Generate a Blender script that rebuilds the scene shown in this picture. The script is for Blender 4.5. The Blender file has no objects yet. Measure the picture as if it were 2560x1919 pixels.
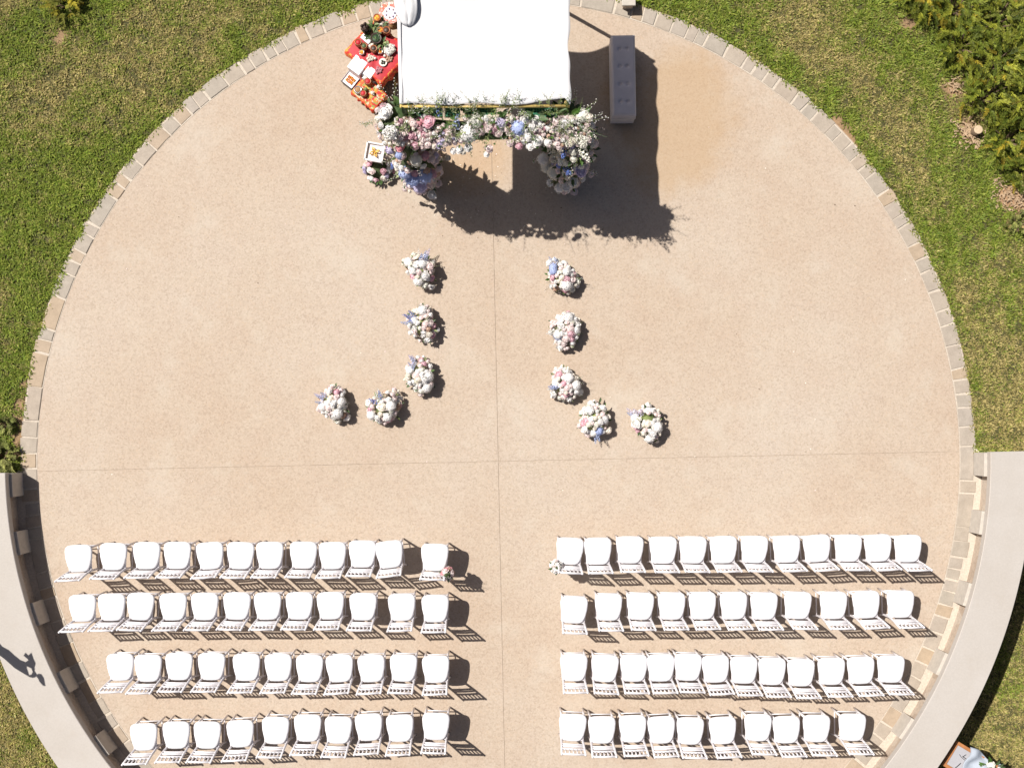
import bpy, math, random
import numpy as np
from mathutils import Vector, Matrix, Quaternion

random.seed(7)
rng = np.random.default_rng(7)
SC = bpy.context.scene
COL = SC.collection
R = math.radians

# ------------------------------------------------------------------ camera, sky, sun, exposure
CAM_H = 16.0            # metres above the paving, looking straight down
PPM = 165.0             # photograph pixels (2560 wide) per metre on the ground
cam = bpy.data.cameras.new('camera')
cam.sensor_fit = 'HORIZONTAL'
cam.sensor_width = 36.0
cam.lens = 36.0 * CAM_H / (2560.0 / PPM)
cam.clip_start = 0.1
cam.clip_end = 1000.0
cam_o = bpy.data.objects.new('camera', cam)
CAM_Y = -0.67           # the camera hangs a little below the middle of the picture; the frame is shifted back up
cam.shift_y = -CAM_Y / (2560.0 / PPM)
cam_o.location = (0, CAM_Y, CAM_H)
COL.objects.link(cam_o)
SC.camera = cam_o

SUN_H = (0.592, -0.335)                       # ground shadow of a 1 m pole
SUN_LEN = math.hypot(*SUN_H)
SUN_EL = math.atan2(1.0, SUN_LEN)
to_sun = Vector((-SUN_H[0], -SUN_H[1], 1.0)).normalized()

world = bpy.data.worlds.new('World')
SC.world = world
world.use_nodes = True
wn = world.node_tree.nodes
wl = world.node_tree.links
wn.clear()
w_out = wn.new('ShaderNodeOutputWorld')
w_bg = wn.new('ShaderNodeBackground')
w_sky = wn.new('ShaderNodeTexSky')
w_sky.sky_type = 'NISHITA'
w_sky.sun_disc = False
w_sky.sun_elevation = SUN_EL
w_sky.sun_rotation = math.atan2(to_sun.x, to_sun.y)
w_sky.air_density = 0.55
w_sky.dust_density = 2.2
w_sky.ozone_density = 0.0
w_bg.inputs['Strength'].default_value = 0.05
wl.new(w_sky.outputs[0], w_bg.inputs[0])
wl.new(w_bg.outputs[0], w_out.inputs[0])

sun = bpy.data.lights.new('sun', 'SUN')
sun.energy = 5.0
sun.angle = R(0.53)
sun.color = (1.0, 0.955, 0.89)
sun_o = bpy.data.objects.new('sun', sun)
sun_o.rotation_euler = to_sun.to_track_quat('Z', 'Y').to_euler()
sun_o.location = to_sun * 40
COL.objects.link(sun_o)

SC.view_settings.view_transform = 'Standard'
SC.view_settings.look = 'None'
SC.view_settings.exposure = 0.35
SC.view_settings.gamma = 1.0
SC.view_settings.use_curve_mapping = False
SC.render.engine = 'CYCLES'
SC.cycles.max_bounces = 6
SC.cycles.diffuse_bounces = 3


# ------------------------------------------------------------------ helpers
def at(u, v, z=0.0):
    """A point of the place from where it stands in the photograph and its height."""
    k = 1.0 - z / CAM_H
    gx, gy = (u - 1280.0) / PPM, (959.5 - v) / PPM
    return Vector((gx * k, CAM_Y + (gy - CAM_Y) * k, z))


def to_px(x, y, z):
    k = 1.0 - z / CAM_H
    return 1280.0 + x / k * PPM, 959.5 - (CAM_Y + (y - CAM_Y) / k) * PPM


class MB:
    """Collects shapes, then links them as one mesh object."""
    def __init__(self):
        self.v, self.f, self.m = [], [], []

    def add(self, vs, fs, mi=0):
        n = len(self.v)
        self.v.extend([tuple(p) for p in vs])
        self.f.extend([tuple(i + n for i in f) for f in fs])
        self.m.extend([mi] * len(fs))

    def box(self, c, s, rz=0.0, mi=0, taper=1.0):
        cx, cy, cz = c
        hx, hy, hz = s[0] / 2, s[1] / 2, s[2] / 2
        ca, sa = math.cos(rz), math.sin(rz)
        vs = []
        for z, t in ((-hz, 1.0), (hz, taper)):
            for x, y in ((-hx, -hy), (hx, -hy), (hx, hy), (-hx, hy)):
                x, y = x * t, y * t
                vs.append((cx + x * ca - y * sa, cy + x * sa + y * ca, cz + z))
        self.add(vs, [(3, 2, 1, 0), (4, 5, 6, 7), (0, 1, 5, 4), (1, 2, 6, 5), (2, 3, 7, 6), (3, 0, 4, 7)], mi)

    def bevel_box(self, c, s, b=0.01, rz=0.0, mi=0):
        cx, cy, cz = c
        hx, hy, hz = s[0] / 2, s[1] / 2, s[2] / 2
        ca, sa = math.cos(rz), math.sin(rz)
        vs, fs = [], []
        lev = [(-hz, b), (-hz + b, 0), (hz - b, 0), (hz, b)]
        for z, i in lev:
            for x, y in ((-hx + i + b * .6, -hy + i), (hx - i - b * .6, -hy + i), (hx - i, -hy + i + b * .6), (hx - i, hy - i - b * .6),
                         (hx - i - b * .6, hy - i), (-hx + i + b * .6, hy - i), (-hx + i, hy - i - b * .6), (-hx + i, -hy + i + b * .6)):
                vs.append((cx + x * ca - y * sa, cy + x * sa + y * ca, cz + z))
        for k in range(3):
            for j in range(8):
                a, b2 = k * 8 + j, k * 8 + (j + 1) % 8
                fs.append((a, b2, b2 + 8, a + 8))
        fs.append(tuple(range(7, -1, -1)))
        fs.append(tuple(range(24, 32)))
        self.add(vs, fs, mi)

    def tube(self, pts, r, n=6, mi=0, cap=True):
        pts = [Vector(p) for p in pts]
        rs = r if isinstance(r, (list, tuple)) else [r] * len(pts)
        vs, fs = [], []
        d0 = (pts[1] - pts[0]).normalized()
        ref = Vector((0, 0, 1)) if abs(d0.z) < 0.9 else Vector((1, 0, 0))
        for i, p in enumerate(pts):
            d = (pts[min(i + 1, len(pts) - 1)] - pts[max(i - 1, 0)]).normalized()
            a = d.cross(ref).normalized()
            b = d.cross(a).normalized()
            for k in range(n):
                t = 2 * math.pi * k / n
                vs.append(p + a * (math.cos(t) * rs[i]) + b * (math.sin(t) * rs[i]))
        for i in range(len(pts) - 1):
            for k in range(n):
                q = (k + 1) % n
                fs.append((i * n + k, i * n + q, (i + 1) * n + q, (i + 1) * n + k))
        if cap:
            fs.append(tuple(range(n - 1, -1, -1)))
            fs.append(tuple((len(pts) - 1) * n + k for k in range(n)))
        self.add(vs, fs, mi)

    def lathe(self, prof, c=(0, 0, 0), n=16, mi=0):
        vs, fs = [], []
        for r, z in prof:
            for k in range(n):
                t = 2 * math.pi * k / n
                vs.append((c[0] + r * math.cos(t), c[1] + r * math.sin(t), c[2] + z))
        for i in range(len(prof) - 1):
            for k in range(n):
                q = (k + 1) % n
                fs.append((i * n + k, i * n + q, (i + 1) * n + q, (i + 1) * n + k))
        fs.append(tuple(range(n - 1, -1, -1)))
        fs.append(tuple((len(prof) - 1) * n + k for k in range(n)))
        self.add(vs, fs, mi)

    def mesh(self, name, mats, smooth=False):
        me = bpy.data.meshes.new(name)
        me.from_pydata(self.v, [], self.f)
        if not isinstance(mats, (list, tuple)):
            mats = [mats]
        for m in mats:
            me.materials.append(m)
        if any(self.m):
            me.polygons.foreach_set('material_index', self.m)
        if smooth:
            me.polygons.foreach_set('use_smooth', [True] * len(me.polygons))
        me.update()
        return me

    def build(self, name, mats, parent=None, loc=(0, 0, 0), smooth=False):
        return link(name, self.mesh(name, mats, smooth), parent, loc)


def link(name, data, parent=None, loc=(0, 0, 0), rot=None):
    o = bpy.data.objects.new(name, data)
    COL.objects.link(o)
    o.location = loc
    if rot is not None:
        if isinstance(rot, Quaternion):
            o.rotation_mode = 'QUATERNION'
            o.rotation_quaternion = rot
        else:
            o.rotation_euler = rot
    if parent is not None:
        o.parent = parent
    return o


def tag(o, label=None, cat=None, group=None, kind=None):
    if label:
        o['label'] = label
    if cat:
        o['category'] = cat
    if group:
        o['group'] = group
    if kind:
        o['kind'] = kind
    return o


def empty(name, loc, rz=0.0):
    o = bpy.data.objects.new(name, None)
    o.empty_display_size = 0.1
    o.location = loc
    o.rotation_euler = (0, 0, rz)
    COL.objects.link(o)
    return o


def np_mesh(name, verts, quads, mat, attr=None, smooth=False):
    """verts (N,3) and faces (M,k) arrays into a mesh, with an optional per-vertex colour attribute."""
    me = bpy.data.meshes.new(name)
    nv, nf, k = len(verts), len(quads), quads.shape[1]
    me.vertices.add(nv)
    me.vertices.foreach_set('co', np.asarray(verts, np.float32).ravel())
    me.loops.add(nf * k)
    me.loops.foreach_set('vertex_index', np.asarray(quads, np.int32).ravel())
    me.polygons.add(nf)
    me.polygons.foreach_set('loop_start', np.arange(0, nf * k, k, dtype=np.int32))
    me.polygons.foreach_set('loop_total', np.full(nf, k, dtype=np.int32))
    if smooth:
        me.polygons.foreach_set('use_smooth', np.ones(nf, dtype=bool))
    me.materials.append(mat)
    me.update(calc_edges=True)
    if attr is not None:
        a = me.attributes.new('tint', 'FLOAT_COLOR', 'POINT')
        a.data.foreach_set('color', np.asarray(attr, np.float32).ravel())
    return me


# ------------------------------------------------------------------ materials
def mat_new(name):
    m = bpy.data.materials.new(name)
    m.use_nodes = True
    nt = m.node_tree
    b = nt.nodes['Principled BSDF']
    return m, nt, b


def N(nt, t, **kw):
    n = nt.nodes.new(t)
    for k, v in kw.items():
        setattr(n, k, v)
    return n


def ramp(nt, fac, stops):
    r = N(nt, 'ShaderNodeValToRGB')
    cr = r.color_ramp
    while len(cr.elements) > 1:
        cr.elements.remove(cr.elements[-1])
    cr.elements[0].position = stops[0][0]
    cr.elements[0].color = (*stops[0][1], 1)
    for p, c in stops[1:]:
        e = cr.elements.new(p)
        e.color = (*c, 1)
    nt.links.new(fac, r.inputs[0])
    return r.outputs[0]


def noise(nt, scale, detail=3, rough=0.55, vec=None):
    n = N(nt, 'ShaderNodeTexNoise')
    n.inputs['Scale'].default_value = scale
    n.inputs['Detail'].default_value = detail
    n.inputs['Roughness'].default_value = rough
    if vec is not None:
        nt.links.new(vec, n.inputs['Vector'])
    return n.outputs[0]


def mix(nt, fac, a, b, mode='MIX'):
    m = N(nt, 'ShaderNodeMix', data_type='RGBA', blend_type=mode)
    for sock, val in ((m.inputs[0], fac), (m.inputs[6], a), (m.inputs[7], b)):
        if hasattr(val, 'links'):
            nt.links.new(val, sock)
        elif isinstance(val, (int, float)):
            sock.default_value = val
        else:
            sock.default_value = (*val, 1)
    return m.outputs[2]


def mth(nt, op, a, b=None, clamp=False):
    m = N(nt, 'ShaderNodeMath', operation=op, use_clamp=clamp)
    for i, val in enumerate((a, b)):
        if val is None:
            continue
        if hasattr(val, 'links'):
            nt.links.new(val, m.inputs[i])
        else:
            m.inputs[i].default_value = val
    return m.outputs[0]


def pos(nt):
    return N(nt, 'ShaderNodeNewGeometry').outputs['Position']


def bump(nt, b, h, strength=0.3, dist=0.01):
    n = N(nt, 'ShaderNodeBump')
    n.inputs['Strength'].default_value = strength
    n.inputs['Distance'].default_value = dist
    nt.links.new(h, n.inputs['Height'])
    nt.links.new(n.outputs[0], b.inputs['Normal'])


def simple(name, col, rough=0.6, var=0.12, scale=12.0, spec=0.3, obj_var=0.0, bump_s=0.0, trans=0.0):
    """Base colour with a little noise; obj_var shifts the value from piece to piece."""
    m, nt, b = mat_new(name)
    tc = N(nt, 'ShaderNodeTexCoord').outputs['Object']
    n = noise(nt, scale, 4, 0.6, tc)
    dark = tuple(c * (1 - var) for c in col)
    lite = tuple(min(1, c * (1 + var)) for c in col)
    c = ramp(nt, n, [(0.3, dark), (0.7, lite)])
    if obj_var:
        oi = N(nt, 'ShaderNodeObjectInfo').outputs['Random']
        hsv = N(nt, 'ShaderNodeHueSaturation')
        nt.links.new(c, hsv.inputs['Color'])
        nt.links.new(mth(nt, 'ADD', mth(nt, 'MULTIPLY', oi, obj_var), 1 - obj_var / 2), hsv.inputs['Value'])
        sr = mth(nt, 'FRACT', mth(nt, 'MULTIPLY', oi, 17.3))
        nt.links.new(mth(nt, 'ADD', mth(nt, 'MULTIPLY', sr, obj_var), 1 - obj_var / 2), hsv.inputs['Saturation'])
        c = hsv.outputs[0]
    nt.links.new(c, b.inputs['Base Color'])
    b.inputs['Roughness'].default_value = rough
    b.inputs['Specular IOR Level'].default_value = spec
    if bump_s:
        bump(nt, b, n, bump_s, 0.01)
    if trans:
        out = nt.nodes['Material Output']
        tr = N(nt, 'ShaderNodeBsdfTranslucent')
        nt.links.new(c, tr.inputs['Color'])
        ms = N(nt, 'ShaderNodeMixShader')
        ms.inputs[0].default_value = trans
        nt.links.new(b.outputs[0], ms.inputs[1])
        nt.links.new(tr.outputs[0], ms.inputs[2])
        nt.links.new(ms.outputs[0], out.inputs['Surface'])
    return m


def mat_paving():
    m, nt, b = mat_new('exposed_aggregate')
    p = pos(nt)
    big = noise(nt, 0.35, 4, 0.6, p)
    mid = noise(nt, 2.2, 4, 0.65, p)
    grain = noise(nt, 36.0, 3, 0.7, p)
    fine = noise(nt, 75.0, 2, 0.6, p)
    c = ramp(nt, big, [(0.3, (0.425, 0.330, 0.252)), (0.5, (0.445, 0.360, 0.286)), (0.72, (0.465, 0.392, 0.325))])
    c = mix(nt, mth(nt, 'MULTIPLY', ramp(nt, mid, [(0.35, (0, 0, 0)), (0.75, (1, 1, 1))]), 0.35), c, (0.49, 0.42, 0.335))
    # pebbles of several colours
    vo = N(nt, 'ShaderNodeTexVoronoi')
    vo.inputs['Scale'].default_value = 46.0
    nt.links.new(p, vo.inputs['Vector'])
    sep = N(nt, 'ShaderNodeSeparateColor')
    nt.links.new(vo.outputs['Color'], sep.inputs[0])
    peb = ramp(nt, sep.outputs[0], [(0.0, (0.60, 0.55, 0.50)), (0.25, (0.88, 0.85, 0.82)), (0.6, (1.0, 1.0, 1.0)), (0.85, (1.16, 1.17, 1.18)), (1.0, (1.0, 0.9, 0.78))])
    c = mix(nt, 0.36, c, peb, 'MULTIPLY')
    gr = ramp(nt, grain, [(0.3, (0.70, 0.68, 0.65)), (0.5, (1, 1, 1)), (0.72, (1.18, 1.18, 1.18))])
    c = mix(nt, 0.25, c, gr, 'MULTIPLY')
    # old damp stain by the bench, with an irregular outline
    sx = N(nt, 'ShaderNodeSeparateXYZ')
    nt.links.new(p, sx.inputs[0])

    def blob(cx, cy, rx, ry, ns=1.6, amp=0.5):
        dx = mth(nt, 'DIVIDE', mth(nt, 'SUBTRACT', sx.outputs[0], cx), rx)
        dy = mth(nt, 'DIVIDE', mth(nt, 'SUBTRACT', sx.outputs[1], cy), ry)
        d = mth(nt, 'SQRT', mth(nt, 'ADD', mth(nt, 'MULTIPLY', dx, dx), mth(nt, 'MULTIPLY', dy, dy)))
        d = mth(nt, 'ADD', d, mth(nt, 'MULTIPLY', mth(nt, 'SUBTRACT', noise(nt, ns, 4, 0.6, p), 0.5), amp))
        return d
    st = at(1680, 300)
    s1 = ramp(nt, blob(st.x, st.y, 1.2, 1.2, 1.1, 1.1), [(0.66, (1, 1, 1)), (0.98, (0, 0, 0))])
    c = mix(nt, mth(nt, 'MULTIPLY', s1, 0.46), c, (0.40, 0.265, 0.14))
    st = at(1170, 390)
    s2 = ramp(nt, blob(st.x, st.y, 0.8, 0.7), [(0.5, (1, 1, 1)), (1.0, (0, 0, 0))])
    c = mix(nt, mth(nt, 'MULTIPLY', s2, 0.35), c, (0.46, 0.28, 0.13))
    # faint pale scaling in places
    pale = ramp(nt, noise(nt, 0.9, 5, 0.7, p), [(0.54, (0, 0, 0)), (0.72, (1, 1, 1))])
    c = mix(nt, mth(nt, 'MULTIPLY', pale, 0.45), c, (0.52, 0.47, 0.40))
    dk = ramp(nt, noise(nt, 9.0, 2, 0.5, p), [(0.74, (0, 0, 0)), (0.80, (1, 1, 1))])
    c = mix(nt, mth(nt, 'MULTIPLY', dk, 0.25), c, (0.24, 0.17, 0.11))
    nt.links.new(c, b.inputs['Base Color'])
    b.inputs['Roughness'].default_value = 0.85
    b.inputs['Specular IOR Level'].default_value = 0.2
    bump(nt, b, mth(nt, 'ADD', grain, fine), 0.25, 0.004)
    return m


def mat_attr(name, rough=0.6, trans=0.3, spec=0.25):
    """Foliage whose colour varies from blade to blade by a stored tint."""
    m, nt, b = mat_new(name)
    a = N(nt, 'ShaderNodeAttribute', attribute_name='tint')
    nt.links.new(a.outputs['Color'], b.inputs['Base Color'])
    b.inputs['Roughness'].default_value = rough
    b.inputs['Specular IOR Level'].default_value = spec
    out = nt.nodes['Material Output']
    tr = N(nt, 'ShaderNodeBsdfTranslucent')
    nt.links.new(a.outputs['Color'], tr.inputs['Color'])
    ms = N(nt, 'ShaderNodeMixShader')
    ms.inputs[0].default_value = trans
    nt.links.new(b.outputs[0], ms.inputs[1])
    nt.links.new(tr.outputs[0], ms.inputs[2])
    nt.links.new(ms.outputs[0], out.inputs['Surface'])
    return m


def mat_soil():
    m, nt, b = mat_new('lawn_soil')
    p = pos(nt)
    n1 = noise(nt, 1.3, 4, 0.6, p)
    n2 = noise(nt, 25, 3, 0.7, p)
    a = N(nt, 'ShaderNodeAttribute', attribute_name='tint')
    c = mix(nt, 0.6, a.outputs['Color'], ramp(nt, n1, [(0.35, (0.8, 0.85, 0.8)), (0.65, (1.2, 1.15, 1.1))]), 'MULTIPLY')
    c = mix(nt, 0.7, c, ramp(nt, n2, [(0.3, (0.55, 0.52, 0.5)), (0.7, (1.3, 1.25, 1.2))]), 'MULTIPLY')
    nt.links.new(c, b.inputs['Base Color'])
    b.inputs['Roughness'].default_value = 0.95
    bump(nt, b, n2, 0.5, 0.02)
    return m


def mat_stone():
    m, nt, b = mat_new('edging_stone')
    p = pos(nt)
    oi = N(nt, 'ShaderNodeObjectInfo').outputs['Random']
    c = ramp(nt, oi, [(0.0, (0.345, 0.305, 0.255)), (0.3, (0.365, 0.312, 0.255)), (0.5, (0.385, 0.325, 0.262)), (0.68, (0.36, 0.315, 0.268)),
                      (0.78, (0.385, 0.305, 0.228)), (0.9, (0.39, 0.30, 0.21)), (1.0, (0.37, 0.29, 0.215))])
    n1 = noise(nt, 7, 5, 0.65, p)
    n2 = noise(nt, 60, 2, 0.6, p)
    c = mix(nt, 0.8, c, ramp(nt, n1, [(0.3, (0.84, 0.83, 0.82)), (0.7, (1.12, 1.12, 1.12))]), 'MULTIPLY')
    c = mix(nt, 0.5, c, ramp(nt, n2, [(0.3, (0.85, 0.85, 0.85)), (0.7, (1.1, 1.1, 1.1))]), 'MULTIPLY')
    nt.links.new(c, b.inputs['Base Color'])
    b.inputs['Roughness'].default_value = 0.8
    bump(nt, b, n1, 0.4, 0.01)
    return m


def mat_cap():
    m, nt, b = mat_new('limestone_cap')
    p = pos(nt)
    n1 = noise(nt, 0.9, 5, 0.65, p)
    n2 = noise(nt, 40, 3, 0.6, p)
    n3 = noise(nt, 5, 4, 0.7, p)
    c = ramp(nt, n1, [(0.3, (0.415, 0.376, 0.336)), (0.7, (0.462, 0.428, 0.396))])
    c = mix(nt, 0.5, c, ramp(nt, n2, [(0.3, (0.88, 0.88, 0.88)), (0.7, (1.06, 1.06, 1.06))]), 'MULTIPLY')
    c = mix(nt, mth(nt, 'MULTIPLY', ramp(nt, n3, [(0.58, (0, 0, 0)), (0.78, (1, 1, 1))]), 0.25), c, (0.36, 0.30, 0.24))
    nt.links.new(c, b.inputs['Base Color'])
    b.inputs['Roughness'].default_value = 0.75
    bump(nt, b, n2, 0.15, 0.005)
    return m


def mat_wallstone():
    m, nt, b = mat_new('sandstone_wall')
    p = pos(nt)
    vo = N(nt, 'ShaderNodeTexVoronoi')
    vo.inputs['Scale'].default_value = 5.0
    nt.links.new(p, vo.inputs['Vector'])
    sep = N(nt, 'ShaderNodeSeparateColor')
    nt.links.new(vo.outputs['Color'], sep.inputs[0])
    c = ramp(nt, sep.outputs[0], [(0.0, (0.38, 0.30, 0.235)), (0.5, (0.45, 0.365, 0.29)), (1.0, (0.48, 0.41, 0.34))])
    n = noise(nt, 25, 4, 0.7, p)
    c = mix(nt, 0.7, c, ramp(nt, n, [(0.3, (0.75, 0.75, 0.75)), (0.7, (1.15, 1.15, 1.15))]), 'MULTIPLY')
    nt.links.new(c, b.inputs['Base Color'])
    b.inputs['Roughness'].default_value = 0.9
    bump(nt, b, n, 0.6, 0.02)
    return m


def mat_cloth(name, col, wr=6.0, bs=0.25, trans=0.0):
    m, nt, b = mat_new(name)
    p = pos(nt)
    n1 = noise(nt, wr, 4, 0.55, p)
    wv = noise(nt, 160, 1, 0.5, p)
    c = mix(nt, 0.35, col, ramp(nt, n1, [(0.3, (0.93, 0.93, 0.93)), (0.7, (1.05, 1.05, 1.05))]), 'MULTIPLY')
    nt.links.new(c, b.inputs['Base Color'])
    b.inputs['Roughness'].default_value = 0.85
    b.inputs['Specular IOR Level'].default_value = 0.15
    bump(nt, b, mth(nt, 'ADD', n1, mth(nt, 'MULTIPLY', wv, 0.2)), bs, 0.02)
    if trans:
        out = nt.nodes['Material Output']
        tr = N(nt, 'ShaderNodeBsdfTranslucent')
        nt.links.new(c, tr.inputs['Color'])
        ms = N(nt, 'ShaderNodeMixShader')
        ms.inputs[0].default_value = trans
        nt.links.new(b.outputs[0], ms.inputs[1])
        nt.links.new(tr.outputs[0], ms.inputs[2])
        nt.links.new(ms.outputs[0], out.inputs['Surface'])
    return m


def mat_pattern(name, cols, scale=14.0):
    """Printed cloth: small motifs in a few colours."""
    m, nt, b = mat_new(name)
    tc = N(nt, 'ShaderNodeTexCoord').outputs['Object']
    vo = N(nt, 'ShaderNodeTexVoronoi')
    vo.inputs['Scale'].default_value = scale
    nt.links.new(tc, vo.inputs['Vector'])
    sep = N(nt, 'ShaderNodeSeparateColor')
    nt.links.new(vo.outputs['Color'], sep.inputs[0])
    k = len(cols)
    r = N(nt, 'ShaderNodeValToRGB')
    r.color_ramp.interpolation = 'CONSTANT'
    cr = r.color_ramp
    cr.elements[0].color = (*cols[0], 1)
    cr.elements[0].position = 0
    cr.elements[1].position = 1 / k
    cr.elements[1].color = (*cols[1], 1)
    for i in range(2, k):
        e = cr.elements.new(i / k)
        e.color = (*cols[i], 1)
    nt.links.new(sep.outputs[0], r.inputs[0])
    nt.links.new(r.outputs[0], b.inputs['Base Color'])
    b.inputs['Roughness'].default_value = 0.8
    return m


M = {}
M['paving'] = mat_paving()
M['soil'] = mat_soil()
M['grass'] = mat_attr('grass_blade', 0.55, 0.25)
M['needle'] = mat_attr('needle_foliage', 0.6, 0.2)
M['stone'] = mat_stone()
M['mortar'] = simple('cream_mortar', (0.51, 0.445, 0.37), 0.9, 0.15, 30)
M['sand'] = simple('joint_sand', (0.40, 0.32, 0.25), 0.95, 0.25, 20)
M['cap'] = mat_cap()
M['wall'] = mat_wallstone()
M['buttress'] = simple('pale_buttress_stone', (0.46, 0.42, 0.37), 0.8, 0.1, 14, bump_s=0.2)
M['chair'] = simple('white_painted_wood', (0.74, 0.71, 0.73), 0.35, 0.03, 20, 0.5, obj_var=0.05)
M['cushion'] = simple('white_seat_cloth', (0.70, 0.695, 0.72), 0.8, 0.03, 5, 0.2, obj_var=0.05)
M['canopy'] = mat_cloth('white_canopy_cloth', (0.64, 0.635, 0.645), 2.5, 0.4, 0.03)
M['wood'] = simple('pale_wood_pole', (0.52, 0.38, 0.16), 0.5, 0.2, 15)
M['gold'] = simple('golden_beam', (0.66, 0.48, 0.16), 0.4, 0.12, 12, 0.5)
M['foam'] = simple('green_foam', (0.025, 0.12, 0.06), 0.8, 0.3, 40)
M['cage'] = simple('green_plastic_mesh', (0.045, 0.26, 0.14), 0.35, 0.15, 30, 0.5)
M['bench'] = simple('silver_grey_velvet', (0.66, 0.61, 0.62), 0.6, 0.05, 8, 0.3)
M['bench_side'] = simple('silver_grey_velvet_side', (0.70, 0.65, 0.63), 0.6, 0.05, 8, 0.3)
M['leaf'] = simple('flower_leaf', (0.065, 0.115, 0.035), 0.5, 0.25, 20, 0.4, obj_var=0.5)
M['leaf_lite'] = simple('pale_leaf', (0.20, 0.24, 0.09), 0.5, 0.25, 20, 0.4, obj_var=0.4)
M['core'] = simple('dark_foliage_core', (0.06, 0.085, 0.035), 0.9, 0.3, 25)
PET = {
    'white': (0.88, 0.86, 0.84), 'cream': (0.87, 0.81, 0.72), 'blush': (0.87, 0.75, 0.73), 'pink': (0.79, 0.52, 0.58),
    'rose': (0.70, 0.36, 0.40), 'lilac': (0.66, 0.60, 0.77), 'blue': (0.46, 0.53, 0.77), 'deep': (0.20, 0.28, 0.64),
    'tan': (0.66, 0.47, 0.36), 'ivory': (0.84, 0.82, 0.74),
}
for k, c in PET.items():
    M['p_' + k] = simple('petal_' + k, c, 0.6, 0.28 if k in ('blue', 'lilac', 'deep') else 0.10, 4 if k in ('blue', 'lilac', 'deep') else 30, 0.2, obj_var=0.10, trans=0.18)

# ------------------------------------------------------------------ the setting: lawn, paving, edging
C0 = at(1246, 1153)                   # middle of the round terrace
ROT = R(1.22)                         # turn of its joints
R_IN, R_OUT = 6.985, 7.240            # slab edge, outer edge of the stone band
W_IN, W_OUT, W_TOP = 7.225, 7.87, 0.48
LOW = -0.85                           # lawn level outside the seat walls


def smooth01(t):
    t = np.clip(t, 0, 1)
    return t * t * (3 - 2 * t)


def lawn_z(x, y):
    """Lawn level: flush with the terrace above, a step lower outside the walls."""
    dx, dy = x - C0.x, y - C0.y
    ly = -dx * math.sin(ROT) + dy * math.cos(ROT)
    r = np.hypot(dx, dy)
    low = smooth01((-ly - 0.05) / 0.7) * (r > 7.5)
    z = -0.02 + (LOW + 0.02) * low
    z = z + 0.03 * np.sin(x * 0.9 + 1.0) * np.cos(y * 0.8) * (r > 8.4)
    return np.where(r < 7.16, -0.16, np.where((r < 7.6) & (ly < -0.1), -0.3, z))


# the round terrace: a sand bed, four poured slabs with open joints, a ring of set stones
bed = MB()
bed.lathe([(7.235, -0.15), (7.235, -0.006), (0.01, -0.006)], (C0.x, C0.y, 0), 128)
paving = bed.build('paving', M['sand'])
tag(paving, kind='structure')
for q in range(4):
    mb = MB()
    g = 0.004
    a0 = q * math.pi / 2
    pts = []
    n = 60
    for k in range(n + 1):
        t = (math.pi / 2) * k / n
        pts.append((R_IN * math.cos(t), R_IN * math.sin(t)))
    pts = [(max(x, g), max(y, g)) for x, y in pts]
    ring = [(g, g)] + pts
    vs = []
    for z in (-0.004, 0.0):
        for x, y in ring:
            c, s = math.cos(a0 + ROT), math.sin(a0 + ROT)
            vs.append((C0.x + x * c - y * s, C0.y + x * s + y * c, z))
    m = len(ring)
    fs = [tuple(range(m, 2 * m))] + [(i, (i + 1) % m, (i + 1) % m + m, i + m) for i in range(m)]
    mb.add(vs, fs)
    mb.build('slab', M['paving'], paving)

ring = MB()
n = 160
vs, fs = [], []
for k in range(n):
    t = 2 * math.pi * k / n
    for rr, z in ((R_IN + 0.004, -0.005), (R_IN + 0.004, -0.001), (R_OUT - 0.02 if math.sin(t - ROT) > 0.0 else 7.36, -0.001), (R_OUT - 0.02 if math.sin(t - ROT) > 0.0 else 7.36, -0.12)):
        vs.append((C0.x + rr * math.cos(t), C0.y + rr * math.sin(t), z))
for k in range(n):
    q = (k + 1) % n
    for j in range(3):
        fs.append((k * 4 + j, q * 4 + j, q * 4 + j + 1, k * 4 + j + 1))
ring.add(vs, fs)
edging = ring.build('stone_edging', M['mortar'])
tag(edging, kind='structure')

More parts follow.
